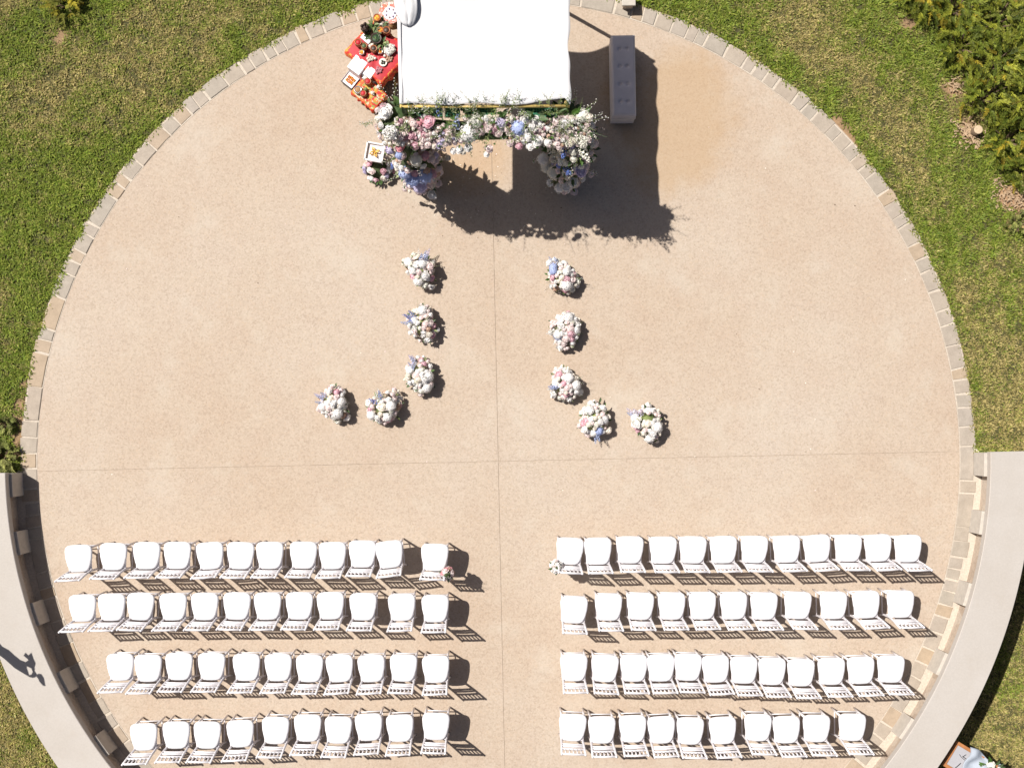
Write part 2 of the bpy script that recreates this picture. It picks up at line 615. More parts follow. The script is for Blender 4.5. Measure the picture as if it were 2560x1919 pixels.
t = R(-52)
while t < R(232):
    ln = random.choice([0.17, 0.19, 0.21, 0.23, 0.26, 0.30, 0.34]) * random.uniform(0.9, 1.1)
    if random.random() < 0.06:
        ln = 0.52
    dt = ln / 7.1
    j = random.uniform(0.008, 0.017) / 7.1
    r0 = R_IN + 0.008 + random.uniform(0, 0.012)
    r1 = R_OUT + random.uniform(-0.045, 0.012)
    sk = [random.uniform(-0.012, 0.012) / 7.1 for _ in range(4)]
    am = t + dt / 2
    mid = Vector((C0.x + 7.11 * math.cos(am), C0.y + 7.11 * math.sin(am), 0))
    zt = random.uniform(0.004, 0.012)
    bot, mid_r, top = [], [], []
    prof = []
    nseg = 3
    angs = [t + j + (dt - 2 * j) * i / nseg for i in range(nseg + 1)]
    for i, a in enumerate(angs):
        s0 = sk[0] * (1 - i / nseg) + sk[1] * (i / nseg)
        prof.append((r0 + random.uniform(-0.003, 0.003), a + s0))
    for i, a in reversed(list(enumerate(angs))):
        s1 = sk[2] * (1 - i / nseg) + sk[3] * (i / nseg)
        prof.append((r1 + random.uniform(-0.006, 0.006), a + s1))
    cr = sum(p[0] for p in prof) / len(prof)
    ca = sum(p[1] for p in prof) / len(prof)
    vs = []
    for z, k in ((-0.05, 1.0), (zt - 0.006, 1.0), (zt, 0.94)):
        for rr, a in prof:
            rr2, a2 = cr + (rr - cr) * k, ca + (a - ca) * k
            vs.append((C0.x + rr2 * math.cos(a2) - mid.x, C0.y + rr2 * math.sin(a2) - mid.y, z))
    m = len(prof)
    fs = []
    for lv in range(2):
        for i in range(m):
            q = (i + 1) % m
            fs.append((lv * m + i, lv * m + q, lv * m + m + q, lv * m + m + i))
    fs.append(tuple(range(2 * m, 3 * m)))
    mb = MB()
    mb.add(vs, fs)
    mb.build('stone', M['stone'], edging, mid)
    t += dt


# ------------------------------------------------------------------ curved seat walls
def arc_solid(mb, ra, rb, z0, z1, a0, a1, n, bev=0.0, mi=0):
    vs, fs = [], []
    for k in range(n + 1):
        a = a0 + (a1 - a0) * k / n
        if bev:
            pr = [(ra, z0), (ra, z1 - bev), (ra + bev, z1), (rb - bev, z1), (rb, z1 - bev), (rb, z0)]
        else:
            pr = [(ra, z0), (ra, z1), (rb, z1), (rb, z0)]
        for rr, z in pr:
            vs.append((C0.x + rr * math.cos(a), C0.y + rr * math.sin(a), z))
    m = len(pr)
    for k in range(n):
        for j in range(m):
            q = (j + 1) % m
            fs.append((k * m + j, k * m + q, (k + 1) * m + q, (k + 1) * m + j))
    fs.append(tuple(range(m)))
    fs.append(tuple(n * m + j for j in range(m - 1, -1, -1)))
    mb.add(vs, fs, mi)


for side, label in ((-1, 'curved pale stone seat wall in the lower left with its inner side in shadow'),
                    (1, 'curved pale stone seat wall in the lower right with its inner side in sun')):
    a_of = (lambda d: math.pi + ROT + R(d)) if side < 0 else (lambda d: ROT - R(d))
    root = empty('seat_wall', (0, 0, 0))
    tag(root, label, 'wall', 'seat walls')
    mb = MB()
    arc_solid(mb, W_IN + 0.10, W_OUT - 0.06, LOW - 0.2, W_TOP - 0.118, a_of(0.35), a_of(52), 60)
    mb.build('wall_body', M['wall'], root)
    mb = MB()
    arc_solid(mb, W_IN + 0.018, W_OUT, W_TOP - 0.115, W_TOP, a_of(0.0), a_of(52), 90, 0.008)
    mb.build('cap', M['cap'], root)
    for d in (1.5, 8.35, 16.95, 25.65, 34.3, 43.0):
        mb = MB()
        arc_solid(mb, W_IN - 0.022, W_IN + 0.15, -0.03, W_TOP - 0.119, a_of(d - 1.38), a_of(d + 1.38), 4, 0.006)
        mb.build('buttress', M['buttress'], root)

# ------------------------------------------------------------------ grass: far too many blades to count
def vnoise(x, y, s, seed):
    r = np.random.default_rng(seed)
    g = r.random((64, 64))
    xs, ys = x / s + 1000.0, y / s + 1000.0
    xi, yi = np.floor(xs).astype(int), np.floor(ys).astype(int)
    fx, fy = smooth01(xs - xi), smooth01(ys - yi)
    a = g[xi % 64, yi % 64]
    b = g[(xi + 1) % 64, yi % 64]
    c = g[xi % 64, (yi + 1) % 64]
    d = g[(xi + 1) % 64, (yi + 1) % 64]
    return (a * (1 - fx) + b * fx) * (1 - fy) + (c * (1 - fx) + d * fx) * fy


DRY = [  # (u, v, radius px, dryness): straw-coloured and lush patches of the lawn
    (330, 110, 90, .55), (170, 150, 70, .5), (120, 200, 80, .5), (470, 60, 110, .35), (600, 40, 120, .3), (90, 330, 80, .35),
    (2000, 60, 70, .5), (2080, 160, 70, .55), (2160, 260, 70, .55), (2230, 340, 70, .5), (2280, 450, 80, .45), (2350, 560, 80, .4),
    (2400, 700, 80, .45), (2450, 850, 80, .5), (2500, 1000, 80, .45), (1830, 30, 80, .3),
    (60, 130, 80, -.8), (30, 60, 70, -.4), (250, 20, 60, -.6), (40, 480, 100, -.35), (240, 480, 70, -.3), (80, 700, 90, -.35),
    (2330, 120, 70, -.4), (2430, 400, 70, -.7), (2200, 60, 60, -.3), (2540, 560, 70, -.6), (1750, 40, 70, -.4), (2110, 450, 60, -.4),
    (2520, 730, 80, -.3), (430, 330, 60, -.2), (30, 1850, 120, .35), (20, 1720, 80, .3), (2540, 1560, 90, .2),
]
BARE = [(52, 1010, 16), (50, 1050, 18), (50, 1090, 18), (40, 1130, 18), (60, 960, 12), (2105, 330, 22), (2125, 365, 24), (2090, 300, 14), (2420, 325, 34),
        (2520, 490, 30), (2560, 500, 40), (2380, 220, 26), (2270, 60, 24), (150, 95, 18), (300, 430, 8)]


def build_lawn():
    inner = np.arange(-10, 10.01, 0.08)
    outer = np.array([13, 16, 20, 28, 40, 60, 100, 160])
    ax = np.concatenate([-outer[::-1], inner, outer])
    X, Y = np.meshgrid(ax, ax)
    Z = lawn_z(X, Y)
    n = len(ax)
    U, V = to_px(X, Y, Z)
    bare = np.zeros_like(X)
    for (cu, cv, rad) in BARE:
        bare += np.exp(-((U - cu) ** 2 + (V - cv) ** 2) / (rad * 1.25) ** 2)
    bare = np.clip(bare, 0, 1)[..., None]
    under = np.zeros_like(X)
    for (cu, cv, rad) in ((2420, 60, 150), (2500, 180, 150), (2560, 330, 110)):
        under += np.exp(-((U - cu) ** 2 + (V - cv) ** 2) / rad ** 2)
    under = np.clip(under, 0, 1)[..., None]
    thatch = np.array([0.075, 0.072, 0.025]) * (1 - .55 * under)  # shade in the gaps of the shrub bed painted into the soil tint
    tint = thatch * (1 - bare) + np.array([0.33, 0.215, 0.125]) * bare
    tint = np.concatenate([tint, np.ones_like(bare)], -1).reshape(-1, 4)
    v = np.stack([X.ravel(), Y.ravel(), Z.ravel()], 1)
    i = np.arange(n * n).reshape(n, n)
    q = np.stack([i[:-1, :-1].ravel(), i[:-1, 1:].ravel(), i[1:, 1:].ravel(), i[1:, :-1].ravel()], 1)
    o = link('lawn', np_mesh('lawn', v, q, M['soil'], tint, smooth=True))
    tag(o, kind='structure')


build_lawn()


def build_grass():
    n = 1500000
    x = rng.uniform(-8.4, 8.4, n)
    y = rng.uniform(-6.5, 6.5, n)
    dx, dy = x - C0.x, y - C0.y
    r = np.hypot(dx, dy)
    ly = -dx * math.sin(ROT) + dy * math.cos(ROT)
    edge = R_OUT - 0.045 + 0.05 * (vnoise(x, y, 0.16, 5) - 0.5) * 2 + 0.03 * (vnoise(x, y, 0.05, 6) - 0.5) * 2
    keep = ((ly > -0.02) & (r > edge)) | ((ly <= -0.02) & (r > W_OUT + 0.02))
    keep &= (np.abs(x) < 8.3)
    x, y = x[keep], y[keep]
    z = lawn_z(x, y)
    u, v = to_px(x, y, z)
    dry = 0.36 + 0.9 * (vnoise(x, y, 1.1, 1) - 0.5) + 0.6 * (vnoise(x, y, 0.35, 2) - 0.5)
    for (cu, cv, rad, am) in DRY:
        dry += am * np.exp(-((u - cu) ** 2 + (v - cv) ** 2) / rad ** 2)
    low = z < -0.3
    dry += np.where(low, 0.5, 0)
    rr = np.hypot(x - C0.x, y - C0.y)
    dry -= 0.45 * np.exp(-((rr - 7.25) / 0.30) ** 2) * (~low)
    dry = np.clip(dry, 0, 1)
    bare = np.zeros(len(x))
    for (cu, cv, rad) in BARE:
        bare += 1.3 * np.exp(-((u - cu) ** 2 + (v - cv) ** 2) / rad ** 2)
    tuft = vnoise(x, y, 0.055, 8) * .6 + vnoise(x, y, 0.11, 9) * .4
    keep = (rng.random(len(x)) > bare) & (rng.random(len(x)) < np.clip(0.35 + 1.6 * (tuft - .22), 0, 1))
    keep &= rng.random(len(x)) < (0.85 + 0.15 * (1 - dry))
    x, y, z, dry, tuft = x[keep], y[keep], z[keep], dry[keep], tuft[keep]
    dry = np.clip(dry + 0.9 * (vnoise(x, y, 0.13, 12) - .5), 0, 1)
    m = len(x)
    L = rng.uniform(0.030, 0.066, m) * (1.12 - 0.35 * dry) * (0.55 + 1.0 * tuft)
    W = rng.uniform(0.004, 0.0095, m)
    th = rng.uniform(0, 2 * math.pi, m)
    lean = rng.uniform(0.35, 1.25, m)
    d = np.stack([np.cos(th) * np.sin(lean), np.sin(th) * np.sin(lean), np.cos(lean)], 1)
    side = np.stack([-np.sin(th), np.cos(th), np.zeros(m)], 1)
    b = np.stack([x, y, z - 0.002], 1)
    mid = b + d * (L * 0.55)[:, None] + np.array([0, 0, 1]) * (L * 0.08)[:, None]
    tip = b + d * L[:, None] + np.stack([np.cos(th), np.sin(th), -0.4 * np.ones(m)], 1) * (L * 0.22)[:, None]
    vs = np.stack([b - side * W[:, None] * .6, b + side * W[:, None] * .6, mid + side * W[:, None], mid - side * W[:, None], tip], 1)
    base = np.arange(m)[:, None] * 5
    # a quad and a tip triangle, written as two quads sharing the tip
    tri = np.concatenate([base + np.array([[0, 1, 2]]), base + np.array([[0, 2, 3]]), base + np.array([[3, 2, 4]])])
    g1 = np.array([0.135, 0.210, 0.020])
    g2 = np.array([0.275, 0.295, 0.055])
    d1 = np.array([0.470, 0.385, 0.160])
    d2 = np.array([0.300, 0.250, 0.085])
    r1, r2 = rng.random(m)[:, None], rng.random(m)[:, None]
    gc = g1 * (1 - r1) + g2 * r1
    dc = d1 * (1 - r2) + d2 * r2
    isdry = (rng.random(m) < dry * 0.85)[:, None]
    c = np.where(isdry, dc, gc) * 0.75 + 0.25 * (gc * (1 - dry[:, None]) + dc * dry[:, None])
    c = c * (rng.uniform(0.5, 1.25, m) * (0.72 + 0.72 * tuft))[:, None]
    col = np.concatenate([c, np.ones((m, 1))], 1)
    col = np.repeat(col[:, None, :], 5, 1)
    o = link('grass', np_mesh('grass', vs.reshape(-1, 3), tri, M['grass'], col.reshape(-1, 4)))
    tag(o, 'short green and straw-coloured lawn grass around the round terrace', 'grass', kind='stuff')


build_grass()

# ------------------------------------------------------------------ shrubs
def frond_arrays(o, th, L, rise, col, npair=15, leaf=0.045, curl=0.0):
    s = (np.arange(npair) + 0.6) / npair
    thv = th + curl * s
    px = o[0] + np.cos(thv) * L * s
    py = o[1] + np.sin(thv) * L * s
    pz = o[2] + rise * (1.6 * s - 1.25 * s * s)
    p = np.stack([px, py, pz], 1)
    fw = np.stack([np.cos(thv), np.sin(thv), np.full(npair, 0.15)], 1)
    sd = np.stack([-np.sin(thv), np.cos(thv), np.zeros(npair)], 1)
    out = []
    ll = leaf * (1.15 - 0.75 * s) * rng.uniform(0.7, 1.25, npair)
    for sg in (-1, 1):
        a = 0.75 + rng.uniform(-.2, .2, npair)
        d = sd * (sg * np.sin(a))[:, None] + fw * np.cos(a)[:, None]
        d[:, 2] += rng.uniform(-0.1, 0.55, npair)
        w = np.cross(d, [0, 0, 1.0])
        w /= np.linalg.norm(w, axis=1)[:, None] + 1e-6
        w = w * (ll * 0.14)[:, None]
        w[:, 2] += rng.uniform(-.4, .4, npair) * ll * 0.2
        tip = p + d * ll[:, None]
        mid = p + d * (ll * 0.55)[:, None]
        out.append(np.stack([p, mid + w, tip, mid - w], 1))
    # the twig itself
    w = sd * 0.003
    e = np.stack([p[:-1] - w[:-1], p[1:] - w[1:], p[1:] + w[1:], p[:-1] + w[:-1]], 1)
    out.append(e)
    q = np.concatenate(out).reshape(-1, 3)
    c = np.repeat(np.array([[*col, 1.0]]), len(q), 0)
    c[:, :3] *= np.repeat(rng.uniform(0.7, 1.25, len(q) // 4), 4)[:, None]
    return q, c


def shrub(name, u, v, z, rad, h, nf, label, cat, group=None, cols=None, leaf=0.055, stemcol=None):
    g = at(u, v, 0.0)
    gz = float(lawn_z(np.array([g.x]), np.array([g.y]))[0])
    root = empty(name, (g.x, g.y, gz))
    tag(root, label, cat, group)
    Q, Cc = [], []
    for i in range(nf):
        a = rng.uniform(0, 2 * math.pi)
        rr = rad * 0.75 * math.sqrt(rng.random())
        top = h * (1 - (rr / rad) ** 2 * 0.75) * rng.uniform(0.2, 1.0)
        o = (rr * math.cos(a), rr * math.sin(a), top)
        th = a + rng.normal(0, 0.8)
        L = rng.uniform(0.35, 1.0) * min(0.34, rad * 0.8)
        hi = rng.random() ** 1.3
        c = cols[0] * (1 - hi) + cols[1] * hi
        if rng.random() < 0.06:
            c = cols[2]
        c = c * rng.uniform(.45, 1.25)
        q, cc = frond_arrays(o, th, L, rng.uniform(0.03, 0.16), c, npair=int(rng.integers(11, 17)), leaf=leaf, curl=rng.normal(0, .35))
        Q.append(q)
        Cc.append(cc)
    Q = np.concatenate(Q)
    Cc = np.concatenate(Cc)
    me = np_mesh('foliage', Q, np.arange(len(Q)).reshape(-1, 4), M['needle'], Cc)
    link('foliage', me, root)
    mb = MB()
    for i in range(7):
        a = 2 * math.pi * i / 7 + random.uniform(-.3, .3)
        e = rad * random.uniform(.4, .75)
        mb.tube([(0.02 * math.cos(a), .02 * math.sin(a), -0.05), (e * .5 * math.cos(a), e * .5 * math.sin(a), h * .35),
                 (e * math.cos(a), e * math.sin(a), h * .6)], [.02, .012, .006], 5)
    mb.build('stem', M['bark'], root)
    return root


M['bark'] = simple('brown_bark', (0.16, 0.11, 0.07), 0.9, 0.3, 20)
JUN = [np.array([0.105, 0.145, 0.018]), np.array([0.32, 0.33, 0.035]), np.array([0.40, 0.31, 0.03])]
spots = [  # u, v, radius m, height m, what sets each apart
    (2295, -5, .42, .50, 'topmost and nearest the lawn'), (2385, 30, .48, .62, 'second along the top edge'), (2480, 65, .52, .72, 'near the dark top right corner'),
    (2395, 120, .40, .52, 'bulging towards the lawn above the first bare patch'), (2475, 165, .50, .70, 'in the middle of the bed'),
    (2550, 150, .48, .72, 'at the right edge level with the bed middle'), (2455, 245, .42, .56, 'just above the sawn stump'),
    (2545, 265, .50, .66, 'at the right edge level with the stump'), (2520, 350, .40, .42, 'right of and below the stump'), (2560, 420, .36, .38, 'lowest, at the right edge'),
]
for (u, v, rad, h, wh) in spots:
    shrub('juniper_shrub', u, v, 0, rad, h, int(48 + 250 * rad * rad), 'yellow-green spreading evergreen shrub, ' + wh, 'shrub', 'evergreen shrubs in the top right bed', JUN)
shrub('juniper_shrub', 165, 12, 0, .30, .26, 60, 'small golden shrub alone on the lawn at the top left', 'shrub', None,
      [np.array([0.12, 0.13, 0.02]), np.array([0.36, 0.30, 0.02]), np.array([0.45, 0.30, 0.02])])
GRN = [np.array([0.17, 0.20, 0.05]), np.array([0.36, 0.36, 0.11]), np.array([0.38, 0.28, 0.12])]
shrub('bushy_plant', 10, 1145, 0, .24, .28, 60, 'leafy olive-green plant beside the left wall end', 'plant', None, GRN, 0.06)
shrub('bushy_plant', 20, 1060, 0, .13, .14, 26, 'small dark green plant on bare soil above the left wall end', 'plant', None, GRN, 0.05)
shrub('bushy_plant', 2545, 560, 0, .18, .16, 34, 'low green plant at the right edge below the shrub bed', 'plant', None, GRN, 0.05)

# sawn stump
c = at(2437, 330)
root = empty('tree_stump', (c.x, c.y, -0.02))
tag(root, 'small round sawn-off stump among wood chips by the shrub bed', 'stump')
mb = MB()
mb.lathe([(.085, -.05), (.07, .03), (.066, .14)], n=14)
mb.build('trunk', M['bark'], root, smooth=True)
mb = MB()
mb.lathe([(.064, .139), (.066, .146), (.060, .151), (.01, .152)], n=14)
mb.build('sawn_face', simple('sawn_wood', (0.52, 0.40, 0.27), 0.8, 0.15, 25), root)
# wood chips
cm = simple('wood_chip', (0.42, 0.30, 0.19), 0.9, 0.3, 15)
mb = MB()
for (cu, cv, rad, k) in ((2418, 325, 30, 130), (2435, 350, 22, 60), (2390, 215, 22, 60), (2520, 490, 34, 120), (2555, 500, 30, 70), (2495, 455, 12, 20)):
    for i in range(k):
        p = at(cu + random.gauss(0, rad * .5), cv + random.gauss(0, rad * .45))
        mb.box((p.x, p.y, -0.005 + random.uniform(0, .015)), (random.uniform(.015, .05), random.uniform(.008, .018), .006), random.uniform(0, 3.1))
o = mb.build('wood_chips', cm)
tag(o, 'scattered pale wood chips on bare soil by the shrub bed', 'wood chips', kind='stuff')

# ------------------------------------------------------------------ chairs
def mesh_of(fn, mats, name, smooth=False):
    mb = MB()
    fn(mb)
    return mb.mesh(name, mats, smooth)


def cushion_mesh():
    mb = MB()
    n = 28
    def outline(k, grow):
        pts = []
        for i in range(n):
            a = 2 * math.pi * i / n
            cx, sx = math.cos(a), math.sin(a)
            e = 0.43
            x = math.copysign(abs(cx) ** e, cx)
            y = math.copysign(abs(sx) ** e, sx)
            w = 0.178 + 0.030 * y - 0.012 * max(0, -y) ** 2 + 0.016 * (1 - y * y)
            pts.append((x * w * grow, y * 0.203 * grow))
        return pts
    vs, fs = [], []
    lv = [(.446, .93), (.455, .99), (.470, 1.0), (.484, .975), (.493, .90), (.498, .70), (.501, .35)]
    for z, g in lv:
        vs += [(x, y, z) for x, y in outline(0, g)]
    for i in range(len(lv) - 1):
        for k in range(n):
            q = (k + 1) % n
            fs.append((i * n + k, i * n + q, i * n + n + q, i * n + n + k))
    fs.append(tuple((len(lv) - 1) * n + k for k in range(n)))
    fs.append(tuple(range(n - 1, -1, -1)))
    mb.add(vs, fs)
    return mb.mesh('cushion', M['cushion'], True)


def stile_pts(s):
    return [(s * .172, -.235, 0), (s * .160, -.195, .22), (s * .158, -.192, .45), (s * .163, -.218, .66), (s * .170, -.266, .92)]


def stile_at(z):
    p = stile_pts(1)
    for a, b in zip(p, p[1:]):
        if a[2] <= z <= b[2]:
            t = (z - a[2]) / (b[2] - a[2])
            return a[0] + (b[0] - a[0]) * t, a[1] + (b[1] - a[1]) * t
    return p[-1][0], p[-1][1]


CH = {}
CH['cushion'] = [cushion_mesh()]


def seat_frame(mb):
    for (a, b) in (((-.166, .155), (.166, .155)), ((.166, .155), (.155, -.19)), ((.155, -.19), (-.155, -.19)), ((-.155, -.19), (-.166, .155))):
        mb.tube([(*a, .432), (*b, .432)], .017, 6)
    mb.add([(-.164, .153, .436), (.164, .153, .436), (.152, -.186, .436), (-.152, -.186, .436)], [(0, 1, 2, 3)])


CH['seat_frame'] = [mesh_of(seat_frame, M['chair'], 'seat_frame')]
legs = []
for s in (-1, 1):
    legs.append(mesh_of(lambda mb: mb.tube([(s * .172, .166, 0), (s * .168, .156, .22), (s * .166, .150, .445)], [.013, .016, .017], 8), M['chair'], 'leg', True))
for s in (-1, 1):
    legs.append(mesh_of(lambda mb: mb.tube(stile_pts(s), [.013, .016, .017, .0165, .015], 8), M['chair'], 'leg', True))
CH['leg'] = legs
rails = []
for z, r in ((.60, .015), (.665, .015), (.745, .016), (.895, .016)):
    x, y = stile_at(z)
    rails.append(mesh_of(lambda mb: mb.tube([(-x, y, z), (0, y - .004, z), (x, y, z)], r, 6), M['chair'], 'rail', True))
CH['rail'] = rails
sp = []
x0, y0 = stile_at(.745)
x1, y1 = stile_at(.895)
for k in range(5):
    f = (k - 2) / 3.0
    sp.append(mesh_of(lambda mb: mb.tube([(f * x0, y0 - .003, .745), (f * x1, y1 - .003, .895)], .0105, 6), M['chair'], 'spindle', True))
CH['spindle'] = sp
st = []
for s in (-1, 1):
    st.append(mesh_of(lambda mb: mb.tube([(s * .169, .158, .16), (s * .163, -.206, .16)], .009, 6), M['chair'], 'stretcher', True))
st.append(mesh_of(lambda mb: mb.tube([(-.168, .157, .20), (.168, .157, .20)], .009, 6), M['chair'], 'stretcher', True))
st.append(mesh_of(lambda mb: mb.tube([(-.161, -.2, .20), (.161, -.2, .20)], .008, 6), M['chair'], 'stretcher', True))
CH['stretcher'] = st

ROWS = {
    ('left', 0): ([195.5, 282.3, 365.8, 442.6, 524.5, 600.5, 674, 758, 831, 905.7, 974, 1086.6],
                  [1395.8, 1391, 1388.6, 1388, 1389, 1388.6, 1388, 1387.5, 1388.6, 1384.5, 1385.6, 1393]),
    ('left', 1): ([205.2, 278, 350, 432.3, 511, 591.5, 668.7, 747.8, 826, 907.3, 1004.4, 1088],
                  [1519.9, 1517.7, 1516.3, 1516.6, 1516, 1515, 1515, 1514.5, 1514, 1516.6, 1517.7, 1521.2]),
    ('left', 2): ([299.8, 369.5, 446.8, 528.2, 615.6, 695.3, 773.5, 849, 928.4, 1008.4, 1089.7],
                  [1667.3, 1670, 1665.9, 1665.9, 1667.8, 1668.4, 1670.8, 1670.8, 1670.8, 1669.5, 1672.6]),
    ('left', 3): ([358.7, 440, 517.4, 600.4, 688.3, 768.8, 845.3, 921.9, 999.8, 1089.4],
                  [1842, 1837.3, 1837.3, 1833.8, 1825.7, 1819.7, 1824.7, 1817.6, 1820, 1815.5]),
    ('right', 0): ([1424.8, 1495.4, 1575.4, 1658.6, 1733, 1809.5, 1886.8, 1967.7, 2043.6, 2121.8, 2196.4, 2271.5],
                   [1377.5, 1377.5, 1374.2, 1375, 1374.2, 1373.7, 1373.2, 1372.3, 1370.5, 1369.9, 1369.6, 1371]),
    ('right', 1): ([1435.1, 1521.7, 1601.4, 1680, 1757, 1835.2, 1911, 1995.6, 2085, 2167, 2252.8],
                   [1524, 1517.2, 1515.3, 1514.8, 1514, 1514, 1514.8, 1513, 1513, 1511.2, 1510]),
    ('right', 2): ([1435, 1512.4, 1585, 1653, 1720.8, 1790, 1860.5, 1931, 2003.5, 2079.6, 2153.6, 2228.8],
                   [1668.4, 1670.5, 1669.7, 1669.2, 1667.3, 1671.9, 1674.6, 1678, 1681.2, 1677.6, 1675.2, 1672.2]),
    ('right', 3): ([1431.9, 1505.1, 1582.4, 1654.3, 1726.2, 1807.6, 1895.7, 1967.1, 2042.3, 2131.9],
                   [1818.4, 1824.3, 1821.6, 1824.3, 1827, 1825.7, 1818.4, 1823.8, 1820.8, 1817.8]),
}
ORD = ['nearest the aisle', 'second from the aisle', 'third from the aisle', 'fourth from the aisle', 'fifth from the aisle', 'sixth from the aisle',
       'seventh from the aisle', 'eighth from the aisle', 'ninth from the aisle', 'tenth from the aisle', 'eleventh from the aisle', 'twelfth from the aisle']
RN = ['front row', 'second row', 'third row', 'last row']
TURN = {('left', 0, 10): 7.0, ('left', 0, 11): -1.5, ('left', 3, 0): 2.5, ('right', 0, 0): -3.0, ('right', 1, 0): -2.0, ('right', 3, 6): -1.0,
        ('left', 2, 0): 2.0, ('left', 0, 0): 3.0, ('left', 1, 0): 2.5}
CHAIR_AT = {}
for (side, row), (us, vs_) in ROWS.items():
    cnt = len(us)
    for i, (u, v) in enumerate(zip(us, vs_)):
        p = at(u, v, 0.495)
        rz = R(TURN.get((side, row, i), random.gauss(0.6, 1.6)))
        k = cnt - 1 - i if side == 'left' else i
        root = empty('chair', (p.x, p.y, 0.002), rz)
        where = ORD[k] if k < cnt - 1 else 'outermost'
        tag(root, 'white spindle-back chair with padded seat, %s in the %s, %s block' % (where, RN[row], side), 'chair', 'guest chairs in rows')
        CHAIR_AT[(side, row, i)] = root
        for nm, ms in CH.items():
            for me in ms:
                link(nm, me, root)

# ------------------------------------------------------------------ blooms: meshes shared by every flower head of a kind
def petal(mb, ang, r0, r1, z0, z1, w, cup, mi=0):
    """One curved petal, base at r0/z0, tip at r1/z1."""
    ca, sa = math.cos(ang), math.sin(ang)
    vs = []
    for i in range(3):
        t = i / 2
        rr = r0 + (r1 - r0) * t + cup * math.sin(t * math.pi)
        zz = z0 + (z1 - z0) * t
        ww = w * (0.45 + 0.55 * math.sin(min(1, t * .75 + .1) * math.pi))
        for s in (-1, 0, 1):
            x, y = rr - abs(s) * w * .18, s * ww
            vs.append((x * ca - y * sa, x * sa + y * ca, zz + (0.0 if s == 0 else -0.06 * w)))
    fs = []
    for i in range(2):
        for j in range(2):
            a = i * 3 + j
            fs.append((a, a + 1, a + 4, a + 3))
    mb.add(vs, fs, mi)


def rose_mesh(mat, seed, ruff=0.0):
    rd = random.Random(seed)
    mb = MB()
    for k, (n, r1, z1, w) in enumerate(((3, .20, .68, .22), (4, .42, .64, .34), (5, .68, .50, .42), (6, .92, .27, .46), (6, 1.05, -.02, .48))):
        for i in range(n):
            a = 2 * math.pi * (i + k * .37) / n + rd.uniform(-.15, .15)
            petal(mb, a, r1 * .35, r1 * rd.uniform(.9, 1.1), -.35, z1 + rd.uniform(-.08, .08) * (1 + ruff), w * rd.uniform(.9, 1.1), .12)
    mb.lathe([(.1, -.5), (.80, -.25), (.82, .02), (.60, .34), (.28, .54), (.05, .57)], n=10)
    return mb.mesh('rose', mat, False)


def hydrangea_mesh(mat, seed, nfl=70):
    rd = random.Random(seed)
    mb = MB()
    ga = math.pi * (3 - math.sqrt(5))
    for i in range(nfl):
        z = 1 - (i + .5) / nfl * 1.35
        rr = math.sqrt(max(0, 1 - z * z))
        d = Vector((rr * math.cos(i * ga), rr * math.sin(i * ga), z * .85))
        d += Vector((rd.uniform(-.09, .09), rd.uniform(-.09, .09), rd.uniform(-.06, .06)))
        nrm = d.normalized()
        a = nrm.cross(Vector((rd.random(), rd.random(), rd.random() + .1))).normalized()
        b = nrm.cross(a)
        s = rd.uniform(.15, .20)
        c = d * rd.uniform(.90, 1.04)
        for q in range(4):
            t = q * math.pi / 2
            e1 = a * math.cos(t) + b * math.sin(t)
            e2 = a * math.cos(t + .78) + b * math.sin(t + .78)
            e3 = a * math.cos(t - .78) + b * math.sin(t - .78)
            up = nrm * rd.uniform(.0, .07)
            mb.add([c, c + e3 * s * .62 + up, c + e1 * s + up * .5, c + e2 * s * .62 + up], [(0, 1, 2, 3)])
    mb.lathe([(.3, -.6), (.84, -.3), (.90, .05), (.77, .44), (.44, .71), (.05, .79)], n=14)
    return mb.mesh('hydrangea', mat, False)


def delph_mesh(mat, leafm, seed, nfl=22):
    rd = random.Random(seed)
    mb = MB()
    mb.tube([(0, 0, -.3), (0, 0, 1.0)], [.02, .008], 5, 1)
    for i in range(nfl):
        t = i / nfl
        a = i * 2.4
        rr = .20 * (1 - t * .75)
        c = Vector((math.cos(a) * rr, math.sin(a) * rr, .1 + t * .9))
        nrm = Vector((math.cos(a), math.sin(a), .35)).normalized()
        x = nrm.cross(Vector((0, 0, 1))).normalized()
        y = nrm.cross(x)
        s = .12 * (1 - t * .6)
        for q in range(4):
            w = q * math.pi / 2 + rd.random()
            e1 = x * math.cos(w) + y * math.sin(w)
            e2 = x * math.cos(w + .7) + y * math.sin(w + .7)
            e3 = x * math.cos(w - .7) + y * math.sin(w - .7)
            mb.add([c - nrm * .05, c + e3 * s * .6, c + e1 * s, c + e2 * s * .6], [(0, 1, 2, 3)])
    return mb.mesh('delphinium', [mat, leafm], False)


def leaf_mesh(mat):
    mb = MB()
    vs = [(0, 0, 0), (.25, .18, .06), (.28, 0, .0), (.25, -.18, .06), (.62, .2, .06), (.64, 0, -.02), (.62, -.2, .06), (1, 0, -.12)]
    mb.add(vs, [(0, 2, 1), (0, 3, 2), (1, 2, 5, 4), (2, 3, 6, 5), (4, 5, 7), (5, 6, 7)])
    return mb.mesh('leaf', mat, False)


